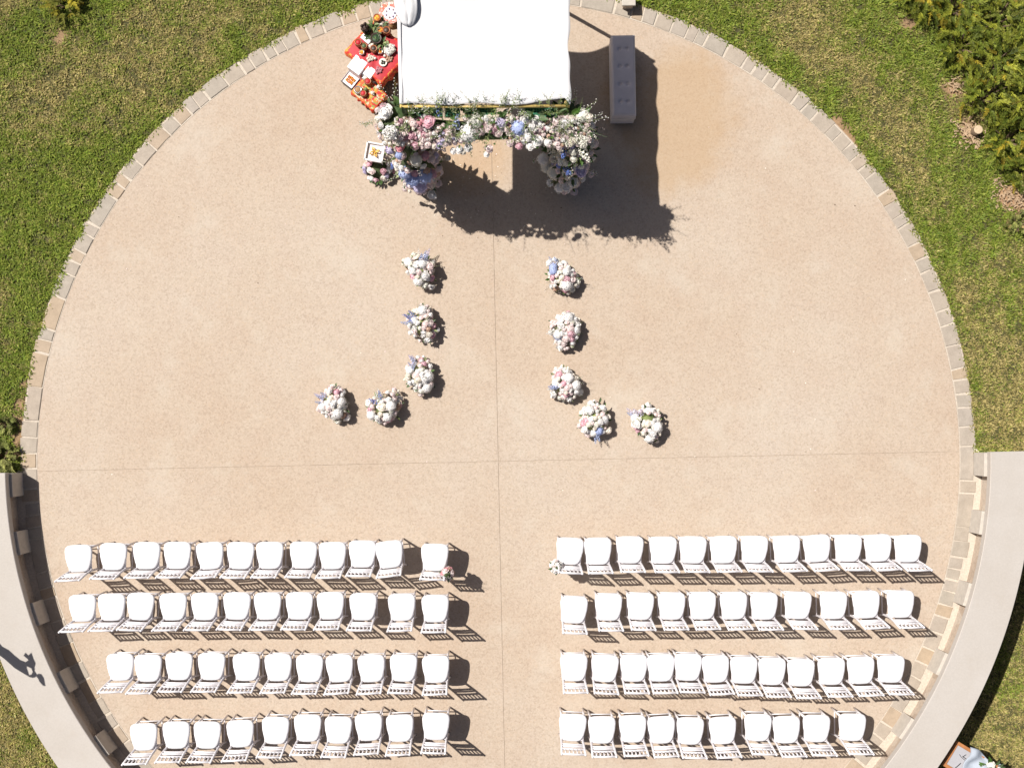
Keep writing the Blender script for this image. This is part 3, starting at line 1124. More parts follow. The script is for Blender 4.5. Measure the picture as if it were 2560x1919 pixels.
def sprig_mesh(mat, budm, seed, n=14):
    rd = random.Random(seed)
    mb = MB()
    mb.tube([(0, 0, 0), (.04, .02, .5), (.14, .03, 1.0)], [.010, .007, .003], 4, 0)
    for i in range(n):
        t = .2 + .8 * i / n
        a = i * 2.3
        p = Vector((.14 * t * t, .03 * t, t))
        d = Vector((math.cos(a), math.sin(a), .5)).normalized()
        L = .16 * (1.1 - t * .7)
        w = d.cross(Vector((0, 0, 1))).normalized() * L * .16
        e = p + d * L
        mb.add([p, p + d * L * .5 + w, e, p + d * L * .5 - w], [(0, 1, 2, 3)], 0)
        if budm is not None and rd.random() < .8:
            s = .026
            mb.add([e + Vector((s, 0, 0)), e + Vector((0, s, 0)), e + Vector((-s, 0, 0)), e + Vector((0, -s, 0)), e + Vector((0, 0, s * 1.3)), e - Vector((0, 0, s))],
                   [(0, 1, 4), (1, 2, 4), (2, 3, 4), (3, 0, 4), (1, 0, 5), (2, 1, 5), (3, 2, 5), (0, 3, 5)], 1)
    return mb.mesh('sprig', [mat, budm or mat], False)


B = {}
for k in PET:
    B['rose_' + k] = [rose_mesh(M['p_' + k], i * 7 + len(k)) for i in range(2)]
    B['peony_' + k] = [rose_mesh(M['p_' + k], i * 11 + 3, 1.5) for i in range(1)]
for k in ('white', 'blue', 'lilac', 'ivory', 'deep'):
    B['hydrangea_' + k] = [hydrangea_mesh(M['p_' + k], i * 5 + 1) for i in range(2)]
for k in ('deep', 'blue', 'lilac', 'white', 'ivory'):
    B['delphinium_' + k] = [delph_mesh(M['p_' + k], M['leaf'], i) for i in range(2)]
B['leaf'] = [leaf_mesh(M['leaf'])]
B['leaf_lite'] = [leaf_mesh(M['leaf_lite'])]
B['sprig'] = [sprig_mesh(M['leaf_lite'], None, 1), sprig_mesh(M['leaf'], None, 2)]
B['sprig_white'] = [sprig_mesh(M['leaf_lite'], M['p_ivory'], 3), sprig_mesh(M['leaf_lite'], M['p_white'], 4)]
B['sprig_blush'] = [sprig_mesh(M['leaf'], M['p_blush'], 5)]


def bloom(kind, parent, p, nrm, size, base=None):
    """One flower head (or leaf, or sprig) of its own, growing along nrm."""
    me = random.choice(B[kind])
    nm = kind.split('_')[0]
    nrm = Vector(nrm).normalized()
    if nm == 'leaf':
        rot = nrm.to_track_quat('X', 'Z') @ Quaternion((1, 0, 0), random.uniform(-.6, .6))
    else:
        rot = nrm.to_track_quat('Z', 'Y') @ Quaternion((0, 0, 1), random.uniform(0, 6.28))
    o = link(nm, me, parent, Vector(p), rot)
    o.scale = (size,) * 3
    return o


# ------------------------------------------------------------------ aisle arrangements
def dome(name, parent, rx, ry, rz, z0, mat, n=14):
    mb = MB()
    prof = []
    for i in range(6):
        t = i / 5 * math.pi / 2
        prof.append((max(.004, rx * math.cos(t)), z0 + rz * math.sin(t)))
    mb.lathe([(rx * .8, 0.0)] + prof, n=n)
    o = mb.build(name, mat, parent, smooth=True)
    o.scale = (1, ry / rx, 1)
    return o


def arrangement(u, v, label, blue_dir, pink_dirs, seed, hyd):
    rd = random.Random(seed)
    random.seed(seed)
    p = at(u, v, 0.25)
    root = empty('flower_arrangement', (p.x, p.y, 0.001))
    tag(root, label, 'flowers', 'flower mounds along the aisle')
    rx = .215 * rd.uniform(.95, 1.06)
    dome('foliage_base', root, .165, .165, .235, .06, M['leaf_lite'])
    cz = .10
    ph = (rd.uniform(0, 6.28), rd.uniform(0, 6.28))
    pts = []

    def place(kind, ang, lat, size, push=1.0):
        d = Vector((math.cos(ang) * math.cos(lat), math.sin(ang) * math.cos(lat), math.sin(lat)))
        rl = rx * (1 + .14 * math.sin(2 * ang + ph[0]) + .10 * math.sin(3 * ang + ph[1]))
        q = Vector((d.x * rl * push, d.y * rl * push, cz + d.z * .235 * push))
        bloom(kind, root, q, d + Vector((rd.uniform(-.2, .2), rd.uniform(-.2, .2), .15)), size)
        pts.append((q, min(size, .06) if 'delph' in kind else size))

    def clear(ang, lat, size, push=1.0):
        rx_ = rx * (1 + .14 * math.sin(2 * ang + ph[0]) + .10 * math.sin(3 * ang + ph[1]))
        d = Vector((math.cos(ang) * math.cos(lat) * rx_ * push, math.sin(ang) * math.cos(lat) * rx_ * push, cz + math.sin(lat) * .235 * push))
        return all((d - q).length > (size + s) * .61 for q, s in pts)

    for ang, lat, size in hyd:
        place('hydrangea_white', R(ang), R(lat), size)
    for k, a in enumerate(blue_dir[1:]):
        place(blue_dir[0], R(a), R(35 + 10 * k), .17 if 'delph' in blue_dir[0] else .07, .95)
    for a, lat in pink_dirs:
        place(rd.choice(['rose_pink', 'peony_pink', 'rose_blush']), R(a), R(lat), rd.uniform(.045, .058))
    tries = 0
    got = 0
    while tries < 3500 and got < 52:
        tries += 1
        ang = rd.uniform(0, 6.283)
        lat = math.asin(rd.uniform(.0, 1))
        size = rd.choice([.03, .036, .042, .05, .058, .066])
        if not clear(ang, lat, size):
            continue
        kind = rd.choices(['rose_white', 'rose_cream', 'rose_blush', 'peony_white', 'peony_blush', 'rose_ivory', 'rose_pink', 'rose_tan'],
                          [5, 3, 3, 3, 1.5, 2, .5, .5])[0]
        place(kind, ang, lat, size, rd.choice([.86, .95, 1.0, 1.08, 1.2]) if lat < 1.0 else rd.uniform(.9, 1.08))
        got += 1
    for i in range(10):
        ang = rd.uniform(0, 6.283)
        lat = rd.uniform(-.1, .5)
        place(rd.choice(['leaf', 'leaf', 'leaf_lite']), ang, lat, rd.uniform(.06, .10), rd.uniform(.85, 1.05))
    for i in range(9):
        place(rd.choice(['sprig_white', 'sprig', 'sprig_blush']), rd.uniform(0, 6.283), rd.uniform(.1, 1.2), rd.uniform(.12, .18), .9)
    for i in range(2):
        place('delphinium_' + rd.choice(['blue', 'white', 'lilac']), R(blue_dir[1]) + rd.uniform(-.5, .5), rd.uniform(.1, .6), rd.uniform(.12, .17), 1.0)
    return root


# angles are counted from the photograph's right, anticlockwise
arrangement(1051, 672, 'mostly white flower mound nearest the arch, left of the aisle, blue spikes on top', ('delphinium_blue', 75, 60, 85), [(-40, 20)], 11,
            [(-100, 35, .082), (150, 35, .078), (60, 70, .07)])
arrangement(1054, 806, 'flower mound second from the arch on the left, blue spikes pointing left', ('delphinium_deep', 160, 140, 175), [(-15, 25), (-5, 40), (-50, 20)], 12,
            [(85, 45, .085), (170, 60, .06)])
arrangement(1049, 939, 'round flower mound third from the arch on the left, above the paired mounds', ('delphinium_blue', 110, 125), [(70, 40), (85, 20)], 13,
            [(-5, 40, .088), (150, 35, .072), (-60, 35, .075)])
arrangement(832, 1007, 'leftmost flower mound, mostly white, at the end of the left line', ('delphinium_blue', 155, 135), [(70, 45)], 14,
            [(-65, 45, .085), (10, 40, .08), (-160, 35, .072)])
arrangement(960, 1018, 'flower mound between the leftmost mound and the left line, blue spike upward', ('delphinium_deep', 110, 150), [(190, 35), (-70, 30)], 15,
            [(-150, 30, .082), (10, 60, .082), (-70, 45, .07)])
arrangement(1405, 690, 'flower mound nearest the arch on the right, blue cluster at its upper left', ('hydrangea_blue', 135, 150), [(190, 45), (10, 30)], 16,
            [(-65, 45, .088), (40, 60, .07), (80, 20, .058)])
arrangement(1415, 823, 'flower mound second from the arch on the right, deep pink in its middle', ('hydrangea_blue', 220), [(-45, 60), (-35, 45), (-60, 40), (150, 30)], 17,
            [(80, 40, .092), (-5, 35, .07), (215, 40, .07)])
arrangement(1413, 958, 'flower mound third from the arch on the right with two pink spots', ('delphinium_blue', 195, 205), [(125, 50), (-85, 40), (-95, 25), (115, 35)], 18,
            [(60, 60, .082), (-10, 40, .08), (180, 35, .074)])
arrangement(1487, 1049, 'pale flower mound touching the third right mound, pinkish at its left', ('hydrangea_blue', -70), [(190, 50), (200, 35)], 19,
            [(120, 45, .084), (0, 40, .07), (-95, 30, .06)])
arrangement(1619, 1056, 'rightmost flower mound with a lilac spike at its upper left', ('delphinium_lilac', 135, 125), [(205, 30), (220, 20)], 20,
            [(-25, 40, .088), (160, 30, .074), (-80, 30, .08)])

# ------------------------------------------------------------------ canopy
CZ = 2.48
XL0, XL1 = at(986, 0, CZ).x, at(999, 258, CZ).x
XR0, XR1 = at(1421, 0, CZ).x, at(1425, 258, CZ).x
YF = at(0, 261, CZ).y
YB = 5.93
canopy = empty('wedding_canopy', ((XL1 + XR1) / 2, (YF + YB) / 2, 0))
tag(canopy, 'large white cloth canopy on four poles at the top of the terrace', 'canopy')
cl = canopy.location
GN = 64
vs, fs = [], []
for j in range(GN + 1):
    for i in range(GN + 1):
        s, t = i / GN, j / GN
        yf = YF + 0.10 * max(0, (s - .74) / .26) ** 1.3 * (1 - max(0, (s - .97) / .03)) + .012 * math.sin(s * 17)
        yb = YB + 0.03 * math.sin(s * 9) - 0.05 * math.sin(s * math.pi) + .10 * math.exp(-((s - .72) / .12) ** 2) - .34 * max(0, (s - .78) / .22) ** 2
        y = yf + (yb - yf) * t
        x = (XL1 + (XL0 - XL1) * t) * (1 - s) + (XR1 + (XR0 - XR1) * t) * s
        edge = 16 * s * (1 - s) * t * (1 - t)
        z = CZ + 0.02 - 0.07 * edge
        z += 0.010 * math.sin(s * 9 + t * 4) * math.sin(t * 11 - s * 3)
        z += 0.006 * math.sin(23 * (s * .35 + t)) * edge
        z += 0.012 * math.exp(-((t - .62 - .05 * math.sin(s * 12)) / .02) ** 2) * math.exp(-((s - .3) / .16) ** 2)
        if i == GN:
            x += 0.012 * math.sin(t * 14) + .010 * math.sin(t * 31)
        vs.append((x - cl.x, y - cl.y, z))
for j in range(GN):
    for i in range(GN):
        a = j * (GN + 1) + i
        fs.append((a, a + 1, a + GN + 2, a + GN + 1))
mb = MB()
mb.add(vs, fs)
roof = mb.build('cloth_roof', M['canopy'], canopy, smooth=True)
sm = roof.modifiers.new('thickness', 'SOLIDIFY')
sm.thickness = 0.006
# hem folded along the left side
mb = MB()
hp = []
for k in range(16):
    t = k / 15
    hp.append((XL1 + (XL0 - XL1) * t + .035 - cl.x, YF + .02 + (YB - YF - .04) * t - cl.y, CZ + .022 + .004 * math.sin(k * 1.7)))
mb.tube(hp, [.014 + .004 * math.sin(k * 2.1) for k in range(16)], 6)
mb.build('hem', M['canopy'], roof, smooth=True)
for k in range(4):
    px = (XL1 + .06, XR1 - .045)[k % 2]
    py = (YF + .03, 5.70)[k // 2]
    mb = MB()
    mb.tube([(px - cl.x, py - cl.y, 0.0), (px - cl.x, py - cl.y, CZ - .03)], .027, 10)
    mb.build('pole', M['wood'], canopy, smooth=True)
YBM = at(0, 266, 2.44).y
mb = MB()
mb.tube([(at(1000, 266, 2.44).x - cl.x, YBM - cl.y, 2.44), (at(1424, 264, 2.44).x - cl.x, YBM - cl.y, 2.44)], .022, 8)
mb.build('beam', M['gold'], canopy, smooth=True)
for a, b in (((XL1 + .06, 5.70), (XR1 - .045, 5.70)), ((XL1 + .06, YF + .03), (XL1 + .06, 5.70)), ((XR1 - .045, YF + .03), (XR1 - .045, 5.70))):
    mb = MB()
    mb.tube([(a[0] - cl.x, a[1] - cl.y, CZ - .11), (b[0] - cl.x, b[1] - cl.y, CZ - .11)], .018, 8)
    mb.build('beam', M['wood'], canopy, smooth=True)
# loose end of the cloth thrown back over the roof, in folds
vs, fs = [], []
na, nb = 20, 26
for j in range(nb + 1):
    t = j / nb
    u0 = 990
    half = 27 * math.sqrt(max(0.0, 1 - max(0, (t - .55) / .45) ** 2)) + 0.5
    uc = 1010 + 10 * t
    v = -60 + t * 124
    for i in range(na + 1):
        s = i / na
        q = at(uc + (s - .5) * 2 * half, v, CZ)
        bulge = math.sqrt(max(0, 1 - (2 * s - 1) ** 2))
        z = CZ + .035 + .030 * bulge + .009 * math.sin(s * 17 + t * 3.0 + math.sin(t * 5)) * (1 - t * .3) + .004 * math.sin(t * 14 + s * 6) - .04 * max(0, t - .8) / .2
        vs.append((q.x - cl.x, q.y - cl.y, z))
for j in range(nb):
    for i in range(na):
        a = j * (na + 1) + i
        fs.append((a, a + 1, a + na + 2, a + na + 1))
mb = MB()
mb.add(vs, fs)
sw = mb.build('cloth_swag', M['canopy'], canopy, smooth=True)
sm = sw.modifiers.new('thickness', 'SOLIDIFY')
sm.thickness = 0.02

# ------------------------------------------------------------------ garland along the front beam
random.seed(31)
gar = empty('flower_garland', (at(1215, 320, 2.2).x, at(0, 320, 2.2).y, 0))
tag(gar, 'long mixed garland of blush, white and blue flowers along the canopy front', 'garland')
gl = gar.location


def put(kind, root, u, v, z, size, nrm=None):
    p = at(u, v, z) - root.location
    if nrm is None:
        nrm = (random.uniform(-.5, .5), random.uniform(-.9, .1), random.uniform(.5, 1.1))
    return bloom(kind, root, p, nrm, size)


for (u0, u1) in ((1030, 1106), (1112, 1150), (1162, 1240), (1312, 1392)):
    a, b = at(u0, 281, 2.34), at(u1, 281, 2.34)
    mb = MB()
    L = b.x - a.x
    mb.box(((a.x + b.x) / 2 - gl.x, a.y - gl.y, 2.30), (L - .012, .095, .08))
    cage = mb.build('foam_block', M['foam'], gar)
    mb = MB()
    nb = int(L / .035)
    for k in range(nb + 1):
        x = a.x + L * k / nb - gl.x
        mb.box((x, a.y - gl.y, 2.343), (.007, .105, .007))
        mb.box((x, a.y - .052 - gl.y, 2.30), (.007, .007, .085))
    for d in (-.05, -.017, .017, .05):
        mb.box(((a.x + b.x) / 2 - gl.x, a.y + d - gl.y, 2.3465), (L, .007, .007))
    mb.build('foam_cage', M['cage'], cage)
mb = MB()
gp = [at(u, v, z) - gl for u, v, z in ((985, 316, 2.1), (1040, 318, 2.12), (1120, 326, 2.12), (1215, 328, 2.14), (1300, 324, 2.12), (1380, 318, 2.12), (1450, 312, 2.1))]
mb.tube(gp, [.08, .13, .13, .115, .13, .14, .10], 8)
mb.build('foliage_core', M['core'], gar, smooth=True)

named = [  # kind, u, v, z, size: the heads one can tell apart
    ('peony_white', 963, 279, 2.30, .10), ('peony_pink', 1072, 304, 2.40, .085), ('rose_rose', 1052, 303, 2.36, .06), ('rose_blush', 1034, 308, 2.34, .07),
    ('delphinium_deep', 1101, 286, 2.34, .24), ('delphinium_blue', 1140, 318, 2.30, .24), ('hydrangea_ivory', 1190, 304, 2.33, .10), ('hydrangea_white', 1172, 334, 2.25, .135),
    ('peony_blush', 1127, 330, 2.3, .075), ('hydrangea_blue', 1296, 320, 2.32, .105), ('hydrangea_lilac', 1252, 308, 2.34, .075), ('peony_white', 1313, 301, 2.36, .065),
    ('rose_white', 1334, 302, 2.34, .05), ('peony_white', 1321, 342, 2.3, .075), ('peony_white', 1342, 353, 2.28, .08), ('rose_white', 1325, 364, 2.24, .06),
    ('peony_white', 1348, 312, 2.3, .06), ('rose_pink', 1233, 323, 2.3, .06), ('peony_blush', 1222, 320, 2.32, .065), ('peony_blush', 1245, 330, 2.28, .065),
    ('peony_blush', 1391, 303, 2.35, .07), ('peony_white', 1412, 308, 2.35, .07), ('hydrangea_ivory', 1456, 290, 2.35, .10), ('peony_blush', 1203, 328, 2.28, .06),
    ('rose_white', 1148, 374, 2.2, .055), ('rose_white', 1170, 370, 2.2, .055), ('rose_white', 1133, 378, 2.18, .045), ('rose_cream', 1158, 380, 2.18, .04),
    ('peony_blush', 1222, 372, 2.2, .055), ('rose_white', 1216, 386, 2.16, .04), ('rose_pink', 1298, 365, 2.22, .05), ('rose_blush', 1275, 358, 2.24, .05),
]
gpts = []
for k, u, v, z, s in named:
    gpts.append((u, v, s))
    put(k, gar, u, v, z, s, (random.uniform(-.2, .2), random.uniform(-.5, 0), 1) if 'delph' not in k else (random.uniform(-.3, .3), .55, 1))


def zone(u):
    """colours run along the garland: blush left, lilac and blue, white, blush again at right"""
    if u < 1060:
        return ['rose_blush', 'peony_blush', 'rose_white', 'rose_cream', 'rose_tan', 'rose_pink'], [4, 2, 2, 2, 1, 1]
    if u < 1150:
        return ['rose_blush', 'rose_lilac', 'peony_blush', 'rose_white', 'rose_pink', 'rose_cream'], [4, 2, 2, 2, 1, 1]
    if u < 1290:
        return ['rose_blush', 'rose_white', 'peony_blush', 'rose_cream', 'rose_pink', 'rose_tan'], [4, 3, 2, 2, 1, 1]
    if u < 1370:
        return ['rose_white', 'rose_cream', 'rose_blush', 'rose_tan', 'rose_pink'], [4, 3, 2, 1, 1]
    return ['rose_blush', 'peony_blush', 'rose_white', 'rose_cream', 'rose_tan', 'rose_ivory'], [4, 2, 3, 2, 1.5, 2]


got = tries = 0
while got < 280 and tries < 14000:
    tries += 1
    u = random.uniform(985, 1478)
    lo = 356 + 12 * math.sin((u - 985) / 493 * math.pi * 3) - (18 if 1200 < u < 1270 else 0)
    v = random.uniform(293, lo)
    s = random.choice([.02, .025, .03, .034, .04, .046, .054])
    if any(math.hypot(u - a, v - b) < (s + c) * 190 * .56 for a, b, c in gpts):
        continue
    gpts.append((u, v, s))
    ks, ws = zone(u)
    put(random.choices(ks, ws)[0], gar, u, v, 2.36 - (v - 290) / 75 * .13 + random.uniform(-.04, .04), s)
    got += 1
for i in range(110):
    u = random.uniform(985, 1480)
    v = random.uniform(288, 366)
    put(random.choice(['leaf', 'leaf', 'leaf_lite']), gar, u, v, 2.37 - (v - 290) / 75 * .13, random.uniform(.05, .1))
for i in range(46):                              # fine stems rising behind the beam over the cloth edge
    u = random.choice([random.uniform(1090, 1300), random.uniform(1040, 1424)])
    put(random.choice(['sprig', 'sprig', 'sprig_white']), gar, u, random.uniform(262, 276), 2.42, random.uniform(.16, .34),
        (random.uniform(-.5, .5), random.uniform(.1, .7), random.uniform(.5, 1)))
for i in range(40):
    put(random.choice(['sprig_white', 'sprig_blush', 'sprig']), gar, random.choice([random.uniform(1380, 1475), random.uniform(990, 1475)]), random.uniform(290, 345), 2.34, random.uniform(.12, .24))
for i in range(80):                              # feathery green over the beam
    put(random.choice(['sprig', 'sprig', 'sprig', 'sprig_white']), gar, random.uniform(1000, 1465), random.uniform(262, 294), 2.40, random.uniform(.14, .30),
        (random.uniform(-1, 1), random.uniform(-.5, .9), random.uniform(.3, .9)))
for i in range(70):                              # low greenery between the foam blocks and the beam
    put(random.choice(['sprig', 'leaf', 'leaf']), gar, random.uniform(1000, 1450), random.uniform(276, 296), 2.34, random.uniform(.09, .2),
        (random.uniform(-1, 1), random.uniform(-.6, .8), random.uniform(.3, 1)))
for (u, v, dx, dy, s) in ((1465, 305, 1, .0, .30), (1448, 285, .8, .6, .3), (1470, 300, .9, .4, .22), (975, 262, -.5, .8, .3), (985, 255, .2, 1, .3), (960, 262, -.7, .6, .26)):
    put('sprig_white', gar, u, v, 2.35, s, (dx, dy, .45))
for i in range(44):                              # sprays that throw the feathery tips of the shadow
    put('sprig', gar, random.uniform(1010, 1470), random.uniform(300, 340), 2.3, random.uniform(.2, .42), (random.uniform(-.5, .9), random.uniform(-.9, -.2), random.uniform(.2, 1.0)))


# ------------------------------------------------------------------ flower columns on the two front poles
def column(name, label, path, half, named, count, colours, seed, lean):
    random.seed(seed)
    foot = at(*path[-1][:2], 0)
    root = empty(name, (foot.x, foot.y, 0))
    tag(root, label, 'flowers', 'flower columns at the canopy front')
    P = [at(u, v, z) for u, v, z in path]
    mb = MB()
    mb.tube([p - root.location for p in P] + [Vector((0, 0.0, 0.0))], [h / 190 * .72 for h in half] + [half[-1] / 190 * .8], 9)
    mb.build('foliage_core', M['core'], root, smooth=True)
    # greenery added round the canopy pole behind the flowers to thicken the column's shadow
    px = XL1 + .06 if path[0][0] < 1200 else XR1 - .045
    py = YF + .03
    mb = MB()
    mb.tube([Vector((px + random.uniform(-.03, .03), py - .03, z)) - root.location for z in (.02, .4, .8, 1.2, 1.6, 2.0, 2.3)], [.16, .12, .14, .13, .15, .14, .10], 8)
    mb.build('added_pole_greenery', M['core'], root, smooth=True)
    for i in range(60):
        a, z = random.uniform(0, 6.283), random.uniform(.1, 2.3)
        d = Vector((math.cos(a), math.sin(a), random.uniform(-.2, .6)))
        bloom('leaf', root, Vector((px, py - .03, z)) + Vector((d.x, d.y, 0)) * .11 - root.location, d, random.uniform(.10, .17))
    for i in range(22):
        a, z = random.uniform(0, 6.283), random.uniform(.3, 2.2)
        d = Vector((math.cos(a), math.sin(a), .3))
        bloom(random.choice(['rose_blush', 'rose_cream', 'rose_white', 'rose_lilac']), root, Vector((px, py - .03, z)) + Vector((d.x, d.y, 0)) * .16 - root.location, d, random.uniform(.04, .06))
    pts = []
    def buried(q):
        for a, b, ha, hb in zip(P, P[1:], half, half[1:]):
            f = max(0, min(1, (q - a).dot(b - a) / (b - a).length_squared))
            if (q - a.lerp(b, f)).length < (ha * (1 - f) + hb * f) / 190 * .98:
                return True
        return False
    for k, u, v, z, s in named:
        while buried(at(u, v, z)) and z < 2.5:
            z += .03
        pts.append((at(u, v, z), s * (.4 if 'delph' in k or 'sprig' in k else 1)))
        put(k, root, u, v, z, s, (random.uniform(-.2, .2), random.uniform(-.6, 0), 1) if 'delph' not in k and 'sprig' not in k else (random.uniform(-.5, .5), random.uniform(-.9, .1), .8))
    got = tries = 0
    while got < count and tries < 9000:
        tries += 1
        t = random.random() * (len(P) - 1)
        i = int(t)
        f = t - i
        c = P[i].lerp(P[i + 1], f)
        h = (half[i] * (1 - f) + half[i + 1] * f) / 190
        a = random.uniform(0, 2 * math.pi)
        d = Vector((math.cos(a), math.sin(a) - .25, random.uniform(-.15, .75)))
        if d.y > .55:
            continue
        d.normalize()
        p = c + d * h * random.uniform(.8, 1.05)
        if p.z < .06:
            continue
        s = random.uniform(.032, .064)
        if any((p - q).length < (s + r) * .62 for q, r in pts):
            continue
        pts.append((p, s))
        ks, ws = colours
        bloom(random.choices(ks, ws)[0], root, p - root.location, d + Vector((0, -.1, .35)), s)
        got += 1
    for i in range(70):
        t = random.random() * (len(P) - 1)
        k = int(t)
        c = P[k].lerp(P[k + 1], t - k)
        h = (half[k] * (1 - t + k) + half[k + 1] * (t - k)) / 190
        a = random.uniform(0, 2 * math.pi)
        d = Vector((math.cos(a), math.sin(a) - .2, random.uniform(-.2, .7))).normalized()
        bloom(random.choice(['leaf', 'leaf', 'leaf_lite']), root, c + d * h * .85 - root.location, d, random.uniform(.06, .12))
    for i in range(lean):
        t = random.random() * (len(P) - 1)
        k = int(t)
        c = P[k].lerp(P[k + 1], t - k)
        h = (half[k] * (1 - t + k) + half[k + 1] * (t - k)) / 190
        a = random.uniform(0, 2 * math.pi)
        d = Vector((math.cos(a), math.sin(a) - .3, random.uniform(0, .8))).normalized()
        bloom(random.choice(['sprig_white', 'sprig', 'sprig_blush', 'delphinium_ivory']), root, c + d * h * .8 - root.location, d, random.uniform(.16, .28))
    return root


column('flower_column', 'tall left flower column, blush and pink above with blue hydrangeas at its foot',
       [(985, 294, 2.2), (1008, 328, 1.95), (1032, 366, 1.55), (1044, 405, 1.0), (1050, 438, .32)], [48, 58, 62, 64, 60],
       [('hydrangea_blue', 1012, 432, .42, .095), ('hydrangea_blue', 1032, 446, .36, .12), ('hydrangea_blue', 1062, 440, .34, .11), ('hydrangea_lilac', 1050, 466, .24, .11),
        ('rose_pink', 1079, 435, .4, .07), ('rose_pink', 1062, 389, .9, .065), ('rose_blush', 1078, 397, .8, .06), ('rose_blush', 1095, 420, .5, .065), ('rose_blush', 1088, 400, .7, .06),
        ('rose_tan', 1012, 355, 1.4, .06), ('rose_tan', 1030, 350, 1.4, .055), ('rose_rose', 1000, 368, 1.2, .06), ('rose_blush', 1088, 362, 1.3, .075), ('delphinium_blue', 1105, 368, 1.2, .2),
        ('hydrangea_ivory', 1040, 400, .9, .09), ('peony_white', 1080, 488, .2, .07), ('rose_blush', 1095, 458, .3, .06), ('delphinium_deep', 985, 405, .6, .2),
        ('delphinium_white', 975, 325, 1.8, .34), ('delphinium_white', 968, 335, 1.7, .32), ('delphinium_white', 985, 330, 1.7, .34), ('delphinium_ivory', 960, 315, 1.8, .3),
        ('sprig_white', 935, 305, 2.0, .3), ('sprig_white', 925, 312, 1.9, .28), ('peony_blush', 1005, 390, .95, .06), ('hydrangea_blue', 998, 388, .9, .06),
        ('rose_white', 950, 330, 1.8, .05), ('peony_blush', 945, 318, 1.9, .05), ('rose_cream', 1120, 395, .5, .045)],
       150, (['rose_blush', 'rose_cream', 'rose_white', 'rose_tan', 'rose_pink', 'peony_blush', 'rose_lilac'], [4, 3, 2, 2, 1, 2, 1]), 41, 22)
column('flower_column', 'tall right flower column, white and blush with deep blue flowers, half in shade',
       [(1440, 294, 2.2), (1446, 334, 2.1), (1444, 374, 1.85), (1430, 410, 1.1), (1410, 442, .3)], [38, 42, 44, 48, 48],
       [('delphinium_deep', 1405, 355, 1.6, .22), ('delphinium_deep', 1410, 378, 1.3, .22), ('hydrangea_ivory', 1370, 415, .6, .115), ('hydrangea_ivory', 1385, 432, .5, .10),
        ('hydrangea_white', 1358, 398, .75, .09), ('delphinium_deep', 1412, 420, .6, .2), ('delphinium_deep', 1425, 428, .5, .2), ('delphinium_deep', 1400, 413, .6, .18),
        ('peony_lilac', 1452, 430, .5, .075), ('peony_white', 1415, 465, .3, .085), ('peony_white', 1432, 455, .35, .07), ('peony_blush', 1478, 436, .45, .05),
        ('hydrangea_white', 1398, 470, .2, .075), ('rose_blush', 1436, 480, .15, .06), ('rose_cream', 1383, 397, .95, .06), ('delphinium_ivory', 1455, 375, 1.3, .3),
        ('delphinium_ivory', 1445, 350, 1.5, .32), ('delphinium_ivory', 1458, 360, 1.4, .3), ('delphinium_ivory', 1372, 375, 1.3, .25), ('rose_pink', 1405, 335, 1.8, .05),
        ('leaf_lite', 1380, 455, .3, .16), ('sprig_white', 1335, 398, 1.0, .2)],
       115, (['rose_blush', 'rose_cream', 'rose_white', 'rose_ivory', 'rose_tan', 'peony_blush', 'rose_lilac'], [4, 3, 3, 3, 1, 2, .7]), 42, 24)

# small low cluster beside the left column, carrying the white framed tray
random.seed(50)
c = at(945, 415, .25)
root = empty('flower_arrangement', (c.x, c.y, 0))
tag(root, 'low blush flower cluster around the white framed tray, left of the left column', 'flowers')
dome('foliage_base', root, .19, .16, .2, .04, M['core'])
for i in range(26):
    a = random.uniform(0, 6.283)
    lat = random.uniform(0, 1.0)
    d = Vector((math.cos(a) * math.cos(lat), math.sin(a) * math.cos(lat), math.sin(lat)))
    bloom(random.choice(['rose_blush', 'rose_cream', 'rose_white', 'peony_blush', 'rose_pink', 'rose_lilac']), root, (d.x * .22, d.y * .19, .06 + d.z * .22), d, random.uniform(.04, .062))
for i in range(12):
    a = random.uniform(0, 6.283)
    bloom('leaf', root, (math.cos(a) * .2, math.sin(a) * .17, .1), (math.cos(a), math.sin(a), .3), .09)
bloom('delphinium_deep', root, (.2, .02, .15), (.8, -.1, .6), .18)
M['white_paint'] = simple('white_paint', (0.80, 0.78, 0.77), 0.4, 0.04, 15, 0.4)
M['brass'] = simple('gold_ribbon', (0.70, 0.42, 0.10), 0.35, 0.2, 20, 0.6)
c = at(937, 381, .42)
root = empty('framed_tray', (c.x, c.y, 0.0), R(-10))
tag(root, 'small square white framed tray with a gold bow beside the left flower column', 'tray')
mb = MB()
mb.bevel_box((0, 0, .395), (.25, .25, .012), .003)
mb.build('tray_base', simple('tray_cloth', (0.72, 0.66, 0.66), .8, .08, 12), root)
for k in range(4):
    mb = MB()
    a = k * math.pi / 2
    mb.bevel_box((math.cos(a) * .128, math.sin(a) * .128, .42), (.022, .276 if k % 2 == 0 else .276, .05), .004, a)
    mb.build('frame_side', M['white_paint'], root)
for sx in (-1, 1):
    for sy in (-1, 1):
        mb = MB()
        mb.tube([(sx * .11, sy * .11, 0), (sx * .11, sy * .11, .39)], .011, 6)
        mb.build('leg', M['white_paint'], root)
mb = MB()
for a0 in (0.5, 3.64, 2.1, 5.2):
    p = [(0, 0, .425), (.05 * math.cos(a0 - .35), .05 * math.sin(a0 - .35), .45), (.075 * math.cos(a0), .075 * math.sin(a0), .44), (.05 * math.cos(a0 + .35), .05 * math.sin(a0 + .35), .42), (0, 0, .415)]
    mb.tube(p, .012, 5)
mb.build('bow', M['brass'], root, smooth=True)

